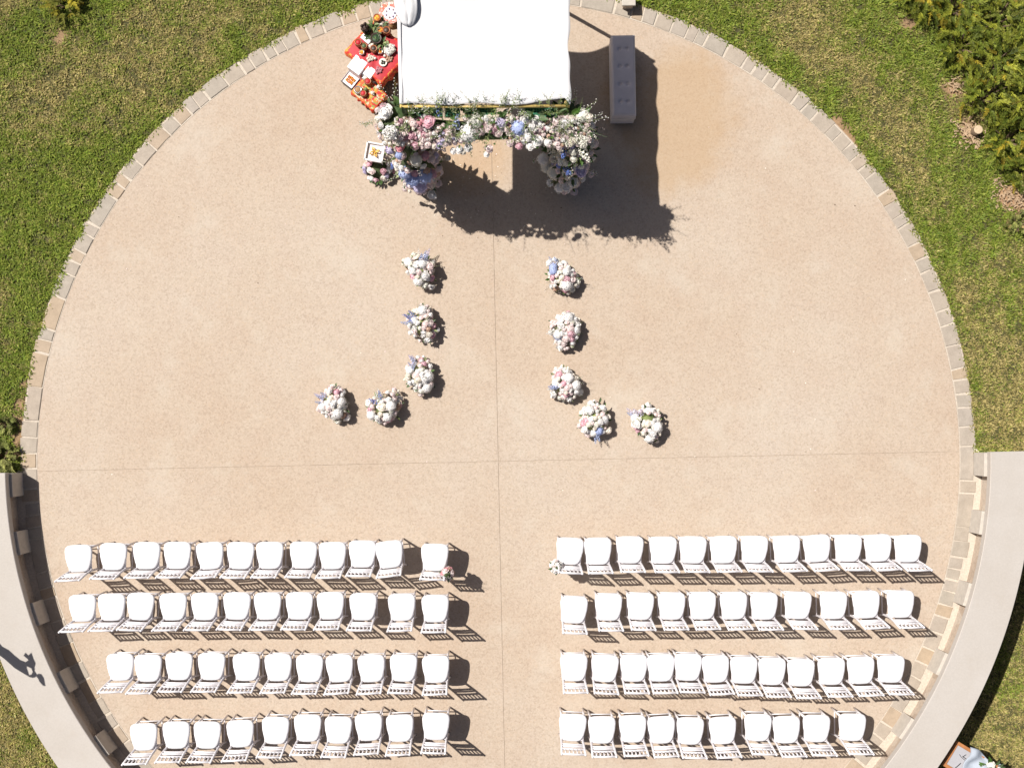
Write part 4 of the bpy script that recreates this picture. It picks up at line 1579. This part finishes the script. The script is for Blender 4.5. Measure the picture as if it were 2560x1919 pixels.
# ------------------------------------------------------------------ bench
c = at(1559.5, 188, .47)
bench = empty('bench', (c.x, c.y, 0.002), R(1.0))
tag(bench, 'long narrow grey tufted bench standing beside the canopy', 'bench')
BW, BL = .352, 1.19
vs, fs = [], []
nx, ny = 26, 80
but = [(sx * .055, yy) for sx in (-1, 1) for yy in (.39, .135, -.125, -.385)]
for j in range(ny + 1):
    for i in range(nx + 1):
        x, y = (i / nx - .5) * BW, (j / ny - .5) * BL
        d = min(BW / 2 - abs(x), BL / 2 - abs(y))
        z = .465 - .028 * max(0, 1 - d / .035) ** 2
        for bx, by in but:
            q = math.hypot(x - bx, y - by)
            z -= .032 * math.exp(-(q / .022) ** 2) + .010 * math.exp(-(q / .055) ** 2)
        for by in (.39, .135, -.125, -.385):
            z -= .006 * math.exp(-((y - by) / .012) ** 2) * math.exp(-(x / .055) ** 4)
        vs.append((x, y, z))
top_n = len(vs)
for j in range(ny):
    for i in range(nx):
        a = j * (nx + 1) + i
        fs.append((a, a + 1, a + nx + 2, a + nx + 1))
mb = MB()
mb.add(vs, fs)
mb.bevel_box((0, 0, .385), (BW - .002, BL - .002, .106), .008)
mb.build('seat_pad', M['bench'], bench, smooth=False)
for bx, by in but:
    mb = MB()
    mb.lathe([(.011, .424), (.012, .430), (.008, .434), (.002, .435)], (bx, by, 0), 8)
    mb.build('button', M['bench'], bench, smooth=True)
mb = MB()
mb.bevel_box((0, 0, .31), (BW + .012, BL + .012, .045), .006)
mb.build('piping', M['bench_side'], bench)
mb = MB()
mb.bevel_box((0, 0, .17), (BW - .006, BL - .006, .24), .006)
mb.build('base', M['bench_side'], bench)
for sx in (-1, 1):
    for sy in (-1, 1):
        mb = MB()
        mb.box((sx * .14, sy * .54, .025), (.04, .04, .05))
        mb.build('foot', M['bark'], bench)

# ------------------------------------------------------------------ ceremony tables left of the canopy
M['red'] = simple('red_silk', (0.44, 0.016, 0.026), 0.55, 0.2, 9, 0.4, bump_s=0.3)
M['red_gold'] = mat_pattern('red_and_gold_border', [(0.60, 0.03, 0.02), (0.62, 0.30, 0.06), (0.66, 0.10, 0.03), (0.60, 0.03, 0.02)], 40)
M['orange_print'] = mat_pattern('orange_print', [(0.56, 0.20, 0.035), (0.50, 0.04, 0.03), (0.56, 0.36, 0.07), (0.54, 0.12, 0.04), (0.28, 0.30, 0.08), (0.56, 0.46, 0.30)], 32)
M['copper'] = simple('copper_pot', (0.36, 0.13, 0.055), 0.3, 0.2, 14, 0.6)
M['dark_wood'] = simple('dark_carved_wood', (0.045, 0.025, 0.018), 0.5, 0.4, 30, 0.5)
M['darkgreen'] = simple('dark_green_leaves', (0.02, 0.045, 0.018), 0.5, 0.4, 30)
M['paper'] = simple('white_paper', (0.82, 0.81, 0.84), 0.7, 0.03, 10)
M['black'] = simple('black_lacquer', (0.02, 0.018, 0.02), 0.35, 0.2, 10, 0.5)
M['sweet'] = mat_pattern('orange_sweets', [(0.75, 0.25, 0.02), (0.60, 0.14, 0.02), (0.75, 0.42, 0.05)], 60)
M['steel'] = simple('steel_bowl', (0.55, 0.55, 0.55), 0.25, 0.1, 10, 0.7)
M['steel'].node_tree.nodes['Principled BSDF'].inputs['Metallic'].default_value = .7
M['box_wood'] = simple('brown_box', (0.34, 0.19, 0.09), 0.7, 0.2, 12)


def cloth_table(name, label, cu, cv, w, d, h, rz, m_top, m_edge, over=.02, drop=.16):
    c = at(cu, cv, h)
    root = empty(name, (c.x, c.y, 0), rz)
    tag(root, label, 'table')
    mb = MB()
    mb.bevel_box((0, 0, h - .025), (w, d, .03), .004)
    mb.build('table_top', M['box_wood'], root)
    for sx in (-1, 1):
        for sy in (-1, 1):
            mb = MB()
            mb.box((sx * (w / 2 - .04), sy * (d / 2 - .04), (h - .04) / 2), (.035, .035, h - .04))
            mb.build('leg', M['box_wood'], root)
    # cloth with wavy, falling edge
    vs, fs = [], []
    n = 72
    rows = [(.0, h - .007), (.5, h - .006), (.93, h - .006), (1.0, h - .010), (1.03, h - .04), (1.06, h - drop)]
    for k, (f, z) in enumerate(rows):
        for i in range(n):
            a = 2 * math.pi * i / n
            ca, sa = math.cos(a), math.sin(a)
            e = 1 / max(abs(ca) / (w / 2 + over), abs(sa) / (d / 2 + over))
            g = f * e
            if f > 1.02:
                g += .018 * math.sin(a * 15) * (f - 1) / .06
            vs.append((ca * g, sa * g, z + (.01 * math.sin(a * 7) if f > 1.05 else 0) + (.004 * math.sin(a * 9 + 1) if f == .5 else 0)))
    for k in range(len(rows) - 1):
        for i in range(n):
            q = (i + 1) % n
            fs.append((k * n + i, k * n + q, k * n + n + q, k * n + n + i))
    mb = MB()
    mb.add(vs, fs, 0)
    for fi in range(len(mb.m)):
        if fi >= n * 2:
            mb.m[fi] = 1
    mb.build('cloth', [m_top, m_edge], root, smooth=True)
    return root


RT = R(-43)
cloth_table('low_table', 'low table under a red silk cloth, crowded with pots, left of the canopy', 944, 128, .68, .60, .42, RT, M['red'], M['red_gold'])
cloth_table('low_table', 'low table under an orange and yellow printed cloth below the red one', 922, 233, .42, .30, .30, R(-40), M['orange_print'], M['red_gold'], .01, .10)


def pot(name, label, cat, u, v, z, r, h, mat, content=None, group=None):
    r, h = r * 1.3, h * 1.25
    c = at(u, v, z)
    root = empty(name, (c.x, c.y, z))
    tag(root, label, cat, group)
    mb = MB()
    mb.lathe([(r * .55, 0), (r * .95, h * .3), (r, h * .55), (r * .72, h * .88), (r * .85, h), (r * .78, h * 1.0), (r * .62, h * .86), (r * .3, h * .8)], n=16)
    mb.build('pot_body', mat, root, smooth=True)
    if content is not None:
        mb = MB()
        mb.lathe([(r * .66, h * .84), (r * .55, h * .93), (.004, h * .97)], n=12)
        mb.build('contents', content, root, smooth=True)
    return root


ZT = .422
pot('copper_pot', 'copper pot at the left corner of the red table', 'pot', 898, 112, ZT, .045, .09, M['copper'], M['red'])
pot('copper_pot', 'copper pot right of the corner pot on the red table', 'pot', 912, 120, ZT, .042, .08, M['copper'], M['leaf'])
pot('copper_pot', 'brown pot at the top of the red table near the round tray', 'pot', 945, 52, ZT, .05, .10, M['copper'], M['sweet'])
pot('brass_bowl', 'wide dark bowl in the middle of the red table', 'bowl', 942, 101, ZT, .075, .07, M['dark_wood'], M['darkgreen'])
pot('copper_pot', 'dark red pot near the canopy on the red table', 'pot', 968, 82, ZT, .05, .09, M['copper'], M['dark_wood'])
pot('copper_pot', 'brown pot left of the dark red pot on the red table', 'pot', 953, 80, ZT, .042, .07, M['copper'], M['sweet'])
pot('copper_pot', 'brown pot on the front part of the red table', 'pot', 936, 126, ZT, .045, .07, M['copper'], M['dark_wood'])
pot('steel_bowl', 'steel bowl at the front left of the orange table', 'bowl', 896, 227, .302, .05, .05, M['steel'], M['box_wood'])
pot('copper_pot', 'copper pot at the back of the orange table', 'pot', 921, 207, .302, .045, .06, M['copper'], M['red'])
pot('copper_pot', 'red-brown pot at the front of the orange table', 'pot', 909, 236, .302, .042, .05, M['copper'], M['red'])
pot('steel_bowl', 'pale round bowl behind the orange table', 'bowl', 914, 194, .302, .046, .04, M['steel'], M['p_cream'])

# tall dark knobbly ornament
c = at(915, 78, ZT)
root = empty('carved_ornament', (c.x, c.y, ZT))
tag(root, 'dark brown knobbly upright ornament on the red table', 'ornament')
mb = MB()
mb.lathe([(.05, 0), (.055, .03), (.03, .06), (.04, .12), (.02, .16)], n=10)
mb.build('ornament_base', M['dark_wood'], root, smooth=True)
random.seed(60)
for i in range(12):
    a = i * 2.4
    mb = MB()
    r = .022 + .008 * random.random()
    mb.lathe([(r * .5, -r * .8), (r, 0), (r * .5, r * .8), (.002, r)], (math.cos(a) * .04, math.sin(a) * .04, .05 + i * .012), 8)
    mb.build('knob', M['dark_wood'], root, smooth=True)

# leafy bunch, white flowers and fruit on the red table
for (nm, label, cat, u, v, kinds, n, rad) in (
        ('leaf_bunch', 'dark green leaf bunch beside the knobbly ornament', 'leaves', 932, 84, ['leaf'], 22, .07),
        ('leaf_bunch', 'pale green leaf bunch at the upper part of the red table', 'leaves', 934, 66, ['leaf_lite'], 9, .03),
        ('flower_bunch', 'white flower bunch with green leaves by the canopy edge on the red table', 'flowers', 974, 126, ['rose_ivory', 'leaf_lite', 'rose_white'], 18, .075),
        ('flower_bunch', 'white flower bunch in the middle of the red table', 'flowers', 952, 68, ['rose_ivory', 'rose_cream', 'leaf'], 14, .065),
        ('leaf_bunch', 'small green leaf bunch right of the dark bowl', 'leaves', 955, 111, ['leaf_lite', 'leaf'], 8, .03),
        ('flower_bunch', 'cream flowers at the lower edge of the red table pots', 'flowers', 930, 119, ['rose_cream', 'rose_ivory'], 5, .03)):
    c = at(u, v, ZT)
    root = empty(nm, (c.x, c.y, ZT))
    tag(root, label, cat)
    for i in range(n):
        a = i * 2.4
        rr = rad * math.sqrt((i + .5) / n)
        k = random.choice(kinds)
        bloom(k, root, (math.cos(a) * rr, math.sin(a) * rr, .03 + .03 * random.random()), (math.cos(a), math.sin(a), 1.1 if 'leaf' not in k else .5), .10 if 'leaf' in k else .034)
    mb = MB()
    mb.lathe([(rad * .7, 0), (rad * .8, .02), (rad * .3, .035)], n=10)
    mb.build('holder', M['box_wood'] if 'leaf' in nm else M['leaf'], root)

for (label, u, v, m) in (('small steel bowl by the canopy edge at the top of the red table', 966, 62, 'steel'), ('small steel bowl at the lower left rim of the red table', 905, 133, 'steel'),
                         ('small steel bowl just below the dark bowl on the red table', 951, 131, 'steel')):
    pot('steel_bowl', label, 'bowl', u, v, ZT, .034, .035, M[m], M['sweet'])
for (label, u, v, k) in (('loose marigold heap at the right side of the red table', 972, 148, 'rose_tan'), ('loose rose-petal heap near the front of the red table', 946, 176, 'rose_rose'),
                         ('loose cream petal heap left of the small plate', 925, 146, 'rose_cream')):
    c = at(u, v, ZT)
    root = empty('petal_heap', (c.x, c.y, ZT))
    tag(root, label, 'petals')
    for i in range(9):
        a = i * 2.4
        rr = .05 * math.sqrt((i + .5) / 9)
        bloom(k, root, (math.cos(a) * rr, math.sin(a) * rr, .012), (math.cos(a) * .4, math.sin(a) * .4, 1), .02)

# little plate with black and white contents
c = at(958, 157, ZT)
root = empty('plate', (c.x, c.y, ZT))
tag(root, 'small cream plate with dark pieces on the red cloth', 'plate')
mb = MB()
mb.lathe([(.03, 0), (.058, .010), (.062, .014), (.05, .010), (.01, .007)], n=18)
mb.build('dish', M['p_ivory'], root, smooth=True)
for i in range(4):
    mb = MB()
    a = i * 1.7 + .4
    mb.lathe([(.012, 0), (.016, .008), (.006, .018)], (.022 * math.cos(a), .022 * math.sin(a), .010), 8)
    mb.build('morsel', M['darkgreen'] if i % 2 else M['dark_wood'], root)
for (u, v, wh) in ((938, 147, 'left'), (962, 141, 'right')):
    c = at(u, v, ZT)
    mb = MB()
    mb.lathe([(.014, 0), (.022, .012), (.016, .028), (.003, .032)], n=12)
    o = mb.build('candle_cup', M['p_ivory'], None, c, smooth=True)
    tag(o, 'tiny round white cup on red cloth, %s of the pair' % wh, 'cup')
# white carton on the red table
def carton(label, u, v, z, w, d, h, rz, band=None, name='box'):
    c = at(u, v, z + h)
    root = empty(name, (c.x, c.y, z), rz)
    tag(root, label, 'box')
    mb = MB()
    mb.bevel_box((0, 0, h / 2), (w, d, h), .004)
    mb.build('box_body', M['paper'] if band is None else band, root)
    mb = MB()
    mb.bevel_box((0, 0, h + .006), (w + .006, d + .006, .014), .004)
    mb.build('lid', M['paper'] if band is None else band, root)
    return root


carton('white carton between the ornament and the copper pots', 915, 98, ZT, .15, .07, .05, R(-40))
carton('larger white box on the paving below the red table', 894, 163, .002, .21, .22, .40, R(-36))
carton('narrow white box right of the larger white box', 924, 181, .002, .13, .15, .40, R(-36))
carton('brown cardboard box half under the canopy edge', 992, 192, .002, .16, .16, .16, R(20), M['box_wood'])
carton('dark brown box at the lower end of the orange table', 937, 263, .002, .11, .12, .12, R(-35), M['dark_wood'])

# framed tray of orange sweets
c = at(876, 200, .16)
root = empty('sweet_tray', (c.x, c.y, 0.002), R(-38))
tag(root, 'square white tray of orange sweets with dark rim, left of the orange table', 'tray')
mb = MB()
mb.bevel_box((0, 0, .07), (.20, .19, .13), .004)
mb.build('stand', M['black'], root)
mb = MB()
mb.bevel_box((0, 0, .142), (.195, .185, .012), .003)
mb.build('tray_base', M['paper'], root)
for k in range(4):
    a = k * math.pi / 2
    mb = MB()
    mb.bevel_box((math.cos(a) * .10, math.sin(a) * .097, .15), (.010, .21, .03), .002, a)
    mb.build('rim', M['black'] if k in (0, 3) else M['steel'], root)
random.seed(61)
for i in range(5):
    for j in range(4):
        mb = MB()
        r = .014
        mb.lathe([(r * .6, 0), (r, r * .7), (r * .6, r * 1.5), (.002, r * 1.7)], (-.052 + i * .026 + random.uniform(-.004, .004), -.04 + j * .027 + random.uniform(-.004, .004), .148), 8)
        mb.build('sweet', M['sweet'], root, smooth=True)

# round decorated tray
c = at(975, 33, .40)
root = empty('round_tray', (c.x, c.y, 0.002))
tag(root, 'round tray with red patterned rim and pale blue middle, half under the canopy', 'tray')
mb = MB()
mb.lathe([(.10, .0), (.06, .02), (.04, .30), (.10, .37)], n=16)
mb.build('pedestal', M['box_wood'], root, smooth=True)
mb = MB()
mb.lathe([(.08, .37), (.155, .385), (.165, .40), (.155, .402), (.11, .390), (.01, .388)], n=28)
mb.build('dish', mat_pattern('red_floral_rim', [(0.55, 0.16, 0.12), (0.75, 0.60, 0.55), (0.50, 0.20, 0.10), (0.62, 0.35, 0.3)], 45), root, smooth=True)
mb = MB()
mb.lathe([(.10, .391), (.098, .398), (.005, .399)], n=24)
mb.build('doily', mat_pattern('pale_blue_print', [(0.75, 0.73, 0.78), (0.55, 0.58, 0.72), (0.80, 0.78, 0.80), (0.70, 0.62, 0.64)], 60), root)
for i in range(7):
    a = i * .9
    mb = MB()
    mb.lathe([(.012, 0), (.016, .012), (.004, .024)], (.065 * math.cos(a), .065 * math.sin(a), .398), 8)
    mb.build('petal_heap', M['p_blush'] if i % 2 else M['p_lilac'], root)

# fruit on the printed cloth
for (u, v, m, wh) in ((925, 199, 'leaf_lite', 'at the back'), (945, 215, 'p_cream', 'at the right end'), (913, 221, 'leaf_lite', 'in the middle'), (930, 230, 'p_cream', 'at the front')):
    c = at(u + 2, v + 4, .302)
    mb = MB()
    mb.lathe([(.012, 0), (.030, .018), (.030, .034), (.014, .052), (.003, .054)], n=12)
    o = mb.build('fruit', M[m], None, c, smooth=True)
    tag(o, 'round pale fruit on the orange printed cloth, ' + wh, 'fruit')

# ------------------------------------------------------------------ posies tied to the two aisle chairs of the front row
for (key, sx, label, kinds) in ((('left', 0, 11), 1, 'blush posy tied to the front-row aisle chair of the left block', ['rose_blush', 'rose_tan', 'peony_blush', 'rose_blush', 'rose_rose']),
                                (('right', 0, 0), -1, 'white posy tied to the front-row aisle chair of the right block', ['rose_white', 'peony_white', 'rose_blush', 'peony_white'])):
    random.seed(70 + sx)
    ch = CHAIR_AT[key]
    q = ch.matrix_world
    ca, sa = math.cos(ch.rotation_euler.z), math.sin(ch.rotation_euler.z)
    lx, ly = sx * .195, -.215
    loc = (ch.location.x + lx * ca - ly * sa, ch.location.y + lx * sa + ly * ca, .50)
    root = empty('chair_posy', loc, 0)
    tag(root, label, 'flowers')
    mb = MB()
    mb.lathe([(.02, -.06), (.06, .02), (.07, .12), (.05, .24), (.01, .32)], n=10)
    mb.build('foliage_core', M['core'], root, smooth=True)
    for i in range(20):
        a = random.uniform(0, 6.283)
        z = random.uniform(-.02, .30)
        d = Vector((math.cos(a), math.sin(a), .3))
        rr = .075 * math.sin(min(1, (z + .1) / .4) * math.pi) ** .5
        bloom(random.choice(kinds), root, (d.x * rr, d.y * rr, z), d + Vector((0, 0, .5)), random.uniform(.034, .052))
    for i in range(4):
        a = random.uniform(0, 6.283)
        bloom('leaf', root, (math.cos(a) * .05, math.sin(a) * .05, random.uniform(0, .3)), (math.cos(a), math.sin(a), .2), .08)
    for i in range(5):
        a = random.uniform(0, 6.283)
        bloom('sprig_blush', root, (0, 0, .22), (math.cos(a) * .5, math.sin(a) * .5, 1), .16)
    mb = MB()
    mb.tube([(0, 0, -.02), (-sx * .01, .02, -.15), (sx * .012, .0, -.30)], [.012, .010, .006], 4)
    mb.build('ribbon', M['p_blush'] if sx > 0 else M['p_white'], root)

# ------------------------------------------------------------------ small beige block by the lawn edge at the top
c = at(1572, -3, .22)
root = empty('stone_bollard', (c.x, c.y, -.02), R(1))
tag(root, 'small square beige stone post at the lawn edge above the bench', 'post')
mb = MB()
mb.bevel_box((0, 0, .10), (.15, .15, .20), .006)
mb.build('shaft', M['wall'], root)
mb = MB()
mb.bevel_box((0, 0, .222), (.205, .205, .04), .006)
mb.build('cap', M['buttress'], root)

# ------------------------------------------------------------------ sign on an easel outside the right wall
SZ = 0.15
tl, bl_, tr = at(2391, 1849, SZ), at(2352, 1914, SZ), at(2420, 1868, SZ)
ex = Vector((tl.x - bl_.x, tl.y - bl_.y, 0)).normalized()      # along the wall
ey = Vector((ex.y, -ex.x, 0))                                   # away from the wall
sign = empty('easel_sign', (tl.x, tl.y, LOW), math.atan2(ey.y, ey.x))
tag(sign, 'wood-framed white lettered sign on an easel outside the right wall', 'sign')
M['orange_wood'] = simple('orange_stained_wood', (0.40, 0.17, 0.065), 0.5, 0.15, 12, 0.4)
M['acrylic'] = simple('pale_sign_board', (0.40, 0.395, 0.42), 0.4, 0.05, 4, 0.4)
M['ink'] = simple('black_ink', (0.03, 0.03, 0.035), 0.5, 0.1, 10)
zz = SZ - LOW
# local frame: +x away from the wall, +y along it to the upper right; the corner is the origin
SW, SL, SF = 1.0, .432, .052
for (nm, x0, x1, y0, y1) in (('frame_side', 0, SW, -SF, 0), ('frame_side', 0, SW, -SL, -SL + SF), ('frame_side', 0, SF, -SL + SF, -SF), ('frame_side', SW - SF, SW, -SL + SF, -SF)):
    mb = MB()
    mb.bevel_box(((x0 + x1) / 2, (y0 + y1) / 2, zz), (x1 - x0, y1 - y0, .04), .005)
    mb.build(nm, M['orange_wood'], sign)
mb = MB()
mb.bevel_box((SW / 2, -SL / 2, zz - .004), (SW - 2 * SF, SL - 2 * SF, .016), .002)
mb.build('board', M['acrylic'], sign)


def stroke(u_v, w=.006):
    pts = []
    for u, v in u_v:
        p = at(u, v, SZ) - Vector((tl.x, tl.y, 0))
        a = -math.atan2(ey.y, ey.x)
        pts.append((p.x * math.cos(a) - p.y * math.sin(a), p.x * math.sin(a) + p.y * math.cos(a), zz + .008))
    mb = MB()
    mb.tube(pts, w, 5)
    mb.build('lettering', M['ink'], sign)


cu = lambda x, y: (2320 + x * .1085, 1780 + y * .1085)
stroke([cu(720, 960), cu(760, 1020), cu(830, 1080), cu(910, 1110)], .004)
stroke([cu(790, 1000), cu(840, 1040), cu(910, 1085)], .006)
stroke([cu(875, 965), cu(830, 990), cu(800, 1025)], .005)
stroke([cu(750, 1160), cu(690, 1215), cu(610, 1285)], .006)
for (x, y) in ((.08, -.06), (.08, -SL + .06), (SW - .1, -.06), (SW - .1, -SL + .06)):
    mb = MB()
    mb.tube([(x, y, 0), (x, y, zz - .02)], .016, 6)
    mb.build('easel_leg', M['orange_wood'], sign)
# pale blue cloth tossed over the sign's outer end
vs, fs = [], []
na, nb = 24, 24
for j in range(nb + 1):
    for i in range(na + 1):
        s, t = i / na, j / nb
        x = .215 + .10 * t + (.55) * s + .02 * math.sin(t * 9) * (1 - s)
        y = .02 - .56 * t + .03 * math.sin(s * 7)
        z = zz + .05 + .03 * math.sin(s * 11 + t * 5) + .02 * math.sin(t * 13 - s * 4) - .10 * max(0, s - .6) + (-.0 if s > .08 else -.02 * (1 - s / .08))
        vs.append((x, y, z))
for j in range(nb):
    for i in range(na):
        a = j * (na + 1) + i
        fs.append((a, a + 1, a + na + 2, a + na + 1))
mb = MB()
mb.add(vs, fs)
o = mb.build('draped_cloth', mat_cloth('pale_blue_chiffon', (0.36, 0.40, 0.46), 8, .3), None, sign.location, smooth=True)
o.rotation_euler = sign.rotation_euler
sm = o.modifiers.new('thickness', 'SOLIDIFY')
sm.thickness = 0.008
tag(o, 'pale blue cloth draped over the wood-framed sign', 'cloth')
random.seed(80)
c = at(2482, 1926, .25)
root = empty('flower_arrangement', (c.x, c.y, 0.16))
tag(root, 'white and green flower spray on the sign in the lower right corner', 'flowers')
dome('foliage_base', root, .09, .09, .1, .0, M['darkgreen'])
for i in range(12):
    a = random.uniform(0, 6.283)
    bloom(random.choice(['rose_white', 'delphinium_white', 'rose_ivory']), root, (math.cos(a) * .1, math.sin(a) * .1, .08), (math.cos(a), math.sin(a), .8), random.choice([.045, .05, .055]))
for i in range(22):
    a = random.uniform(0, 6.283)
    bloom('leaf', root, (math.cos(a) * .09, math.sin(a) * .09, .05), (math.cos(a), math.sin(a), random.uniform(0, .6)), random.uniform(.09, .16))

# ------------------------------------------------------------------ big-leaved plant unseen past the left edge, shaped to cast the wall cap shadow
def sun_point(u, v, h):
    """Where something h metres above the wall cap stands so that its shadow falls at u, v on the cap."""
    p = at(u, v, W_TOP)
    return Vector((p.x - SUN_H[0] * h, p.y - SUN_H[1] * h, W_TOP + h))


base = sun_point(5, 1625, 1.15)
plant = empty('big_leaved_plant', (base.x - .25, base.y + .12, LOW))
tag(plant, 'tall big-leaved plant left of the wall, unseen, shaped to cast the shadow on its cap', 'plant')
pl = plant.location
M['bigleaf'] = simple('big_leaf', (0.06, 0.12, 0.03), 0.45, 0.2, 8, 0.4)


def poly_leaf(pts, hs, nm='leaf'):
    mb = MB()
    vs = [sun_point(u, v, h) - pl for (u, v), h in zip(pts, hs)]
    c = sum(vs, Vector()) / len(vs) + to_sun * .03
    mb.add(vs + [c], [(i, (i + 1) % len(vs), len(vs)) for i in range(len(vs))])
    o = mb.build(nm, M['bigleaf'], plant, smooth=False)
    s = o.modifiers.new('thickness', 'SOLIDIFY')
    s.thickness = .006


z2 = lambda x, y: (x * .1206, 1560 + y * .1206)
poly_leaf([z2(-60, 330), z2(20, 440), z2(180, 530), z2(300, 640), z2(420, 740), z2(560, 790), z2(560, 900), z2(620, 1090), z2(480, 1010), z2(300, 900), z2(100, 720), z2(-60, 600)],
          [1.0, 1.05, 1.1, 1.15, 1.2, 1.25, 1.28, 1.3, 1.25, 1.2, 1.1, 1.0])
poly_leaf([z2(540, 780), z2(600, 740), z2(490, 640), z2(530, 580), z2(590, 640), z2(655, 575), z2(690, 690), z2(740, 800), z2(710, 920), z2(640, 900), z2(560, 860)],
          [1.3, 1.34, 1.38, 1.42, 1.4, 1.44, 1.42, 1.4, 1.36, 1.34, 1.32])
poly_leaf([z2(620, 1085), z2(610, 1050), z2(660, 1040), z2(690, 980), z2(720, 960), z2(780, 1050), z2(730, 1090), z2(680, 1100)],
          [1.3, 1.3, 1.32, 1.34, 1.36, 1.38, 1.36, 1.33])
poly_leaf([z2(750, 1060), z2(800, 1020), z2(860, 1030), z2(910, 1110), z2(945, 1275), z2(890, 1265), z2(830, 1190), z2(790, 1110)],
          [1.38, 1.4, 1.42, 1.45, 1.5, 1.48, 1.44, 1.4])
poly_leaf([z2(640, 880), z2(720, 900), z2(715, 1000), z2(690, 1000)], [1.34, 1.36, 1.36, 1.35])
mb = MB()
tip = sun_point(*z2(500, 900), 1.24) - pl
mb.tube([(0, 0, -.05), Vector((-.02, .02, .9)), sun_point(*z2(60, 560), 1.05) - pl, tip], [.035, .03, .022, .012], 7)
mb.build('stem', M['bigleaf'], plant, smooth=True)

# ------------------------------------------------------------------ petals and leaf crumbs dropped on the paving
random.seed(90)
pm = MB()
for i in range(150):
    if i < 90:
        p = at(random.gauss(1190, 130), random.gauss(455, 70))
    else:
        p = at(random.uniform(200, 2300), random.uniform(250, 1300))
    if (Vector((p.x, p.y, 0)) - C0).length > 6.8:
        continue
    a, r = random.uniform(0, 6.28), random.uniform(.006, .014)
    e = Vector((math.cos(a), math.sin(a), 0)) * r
    f = Vector((-e.y, e.x, 0)) * random.uniform(.4, .8)
    q = Vector((p.x, p.y, .003))
    up = Vector((0, 0, random.uniform(.003, .008)))
    pm.add([q - e, q + f + up, q + e, q - f + up], [(0, 1, 2, 3)], random.choice([0, 0, 1, 2]))
o = pm.build('fallen_petals', [M['p_cream'], M['p_blush'], M['bark']])
tag(o, 'scattered fallen petals and leaf crumbs on the paving', 'petals', kind='stuff')
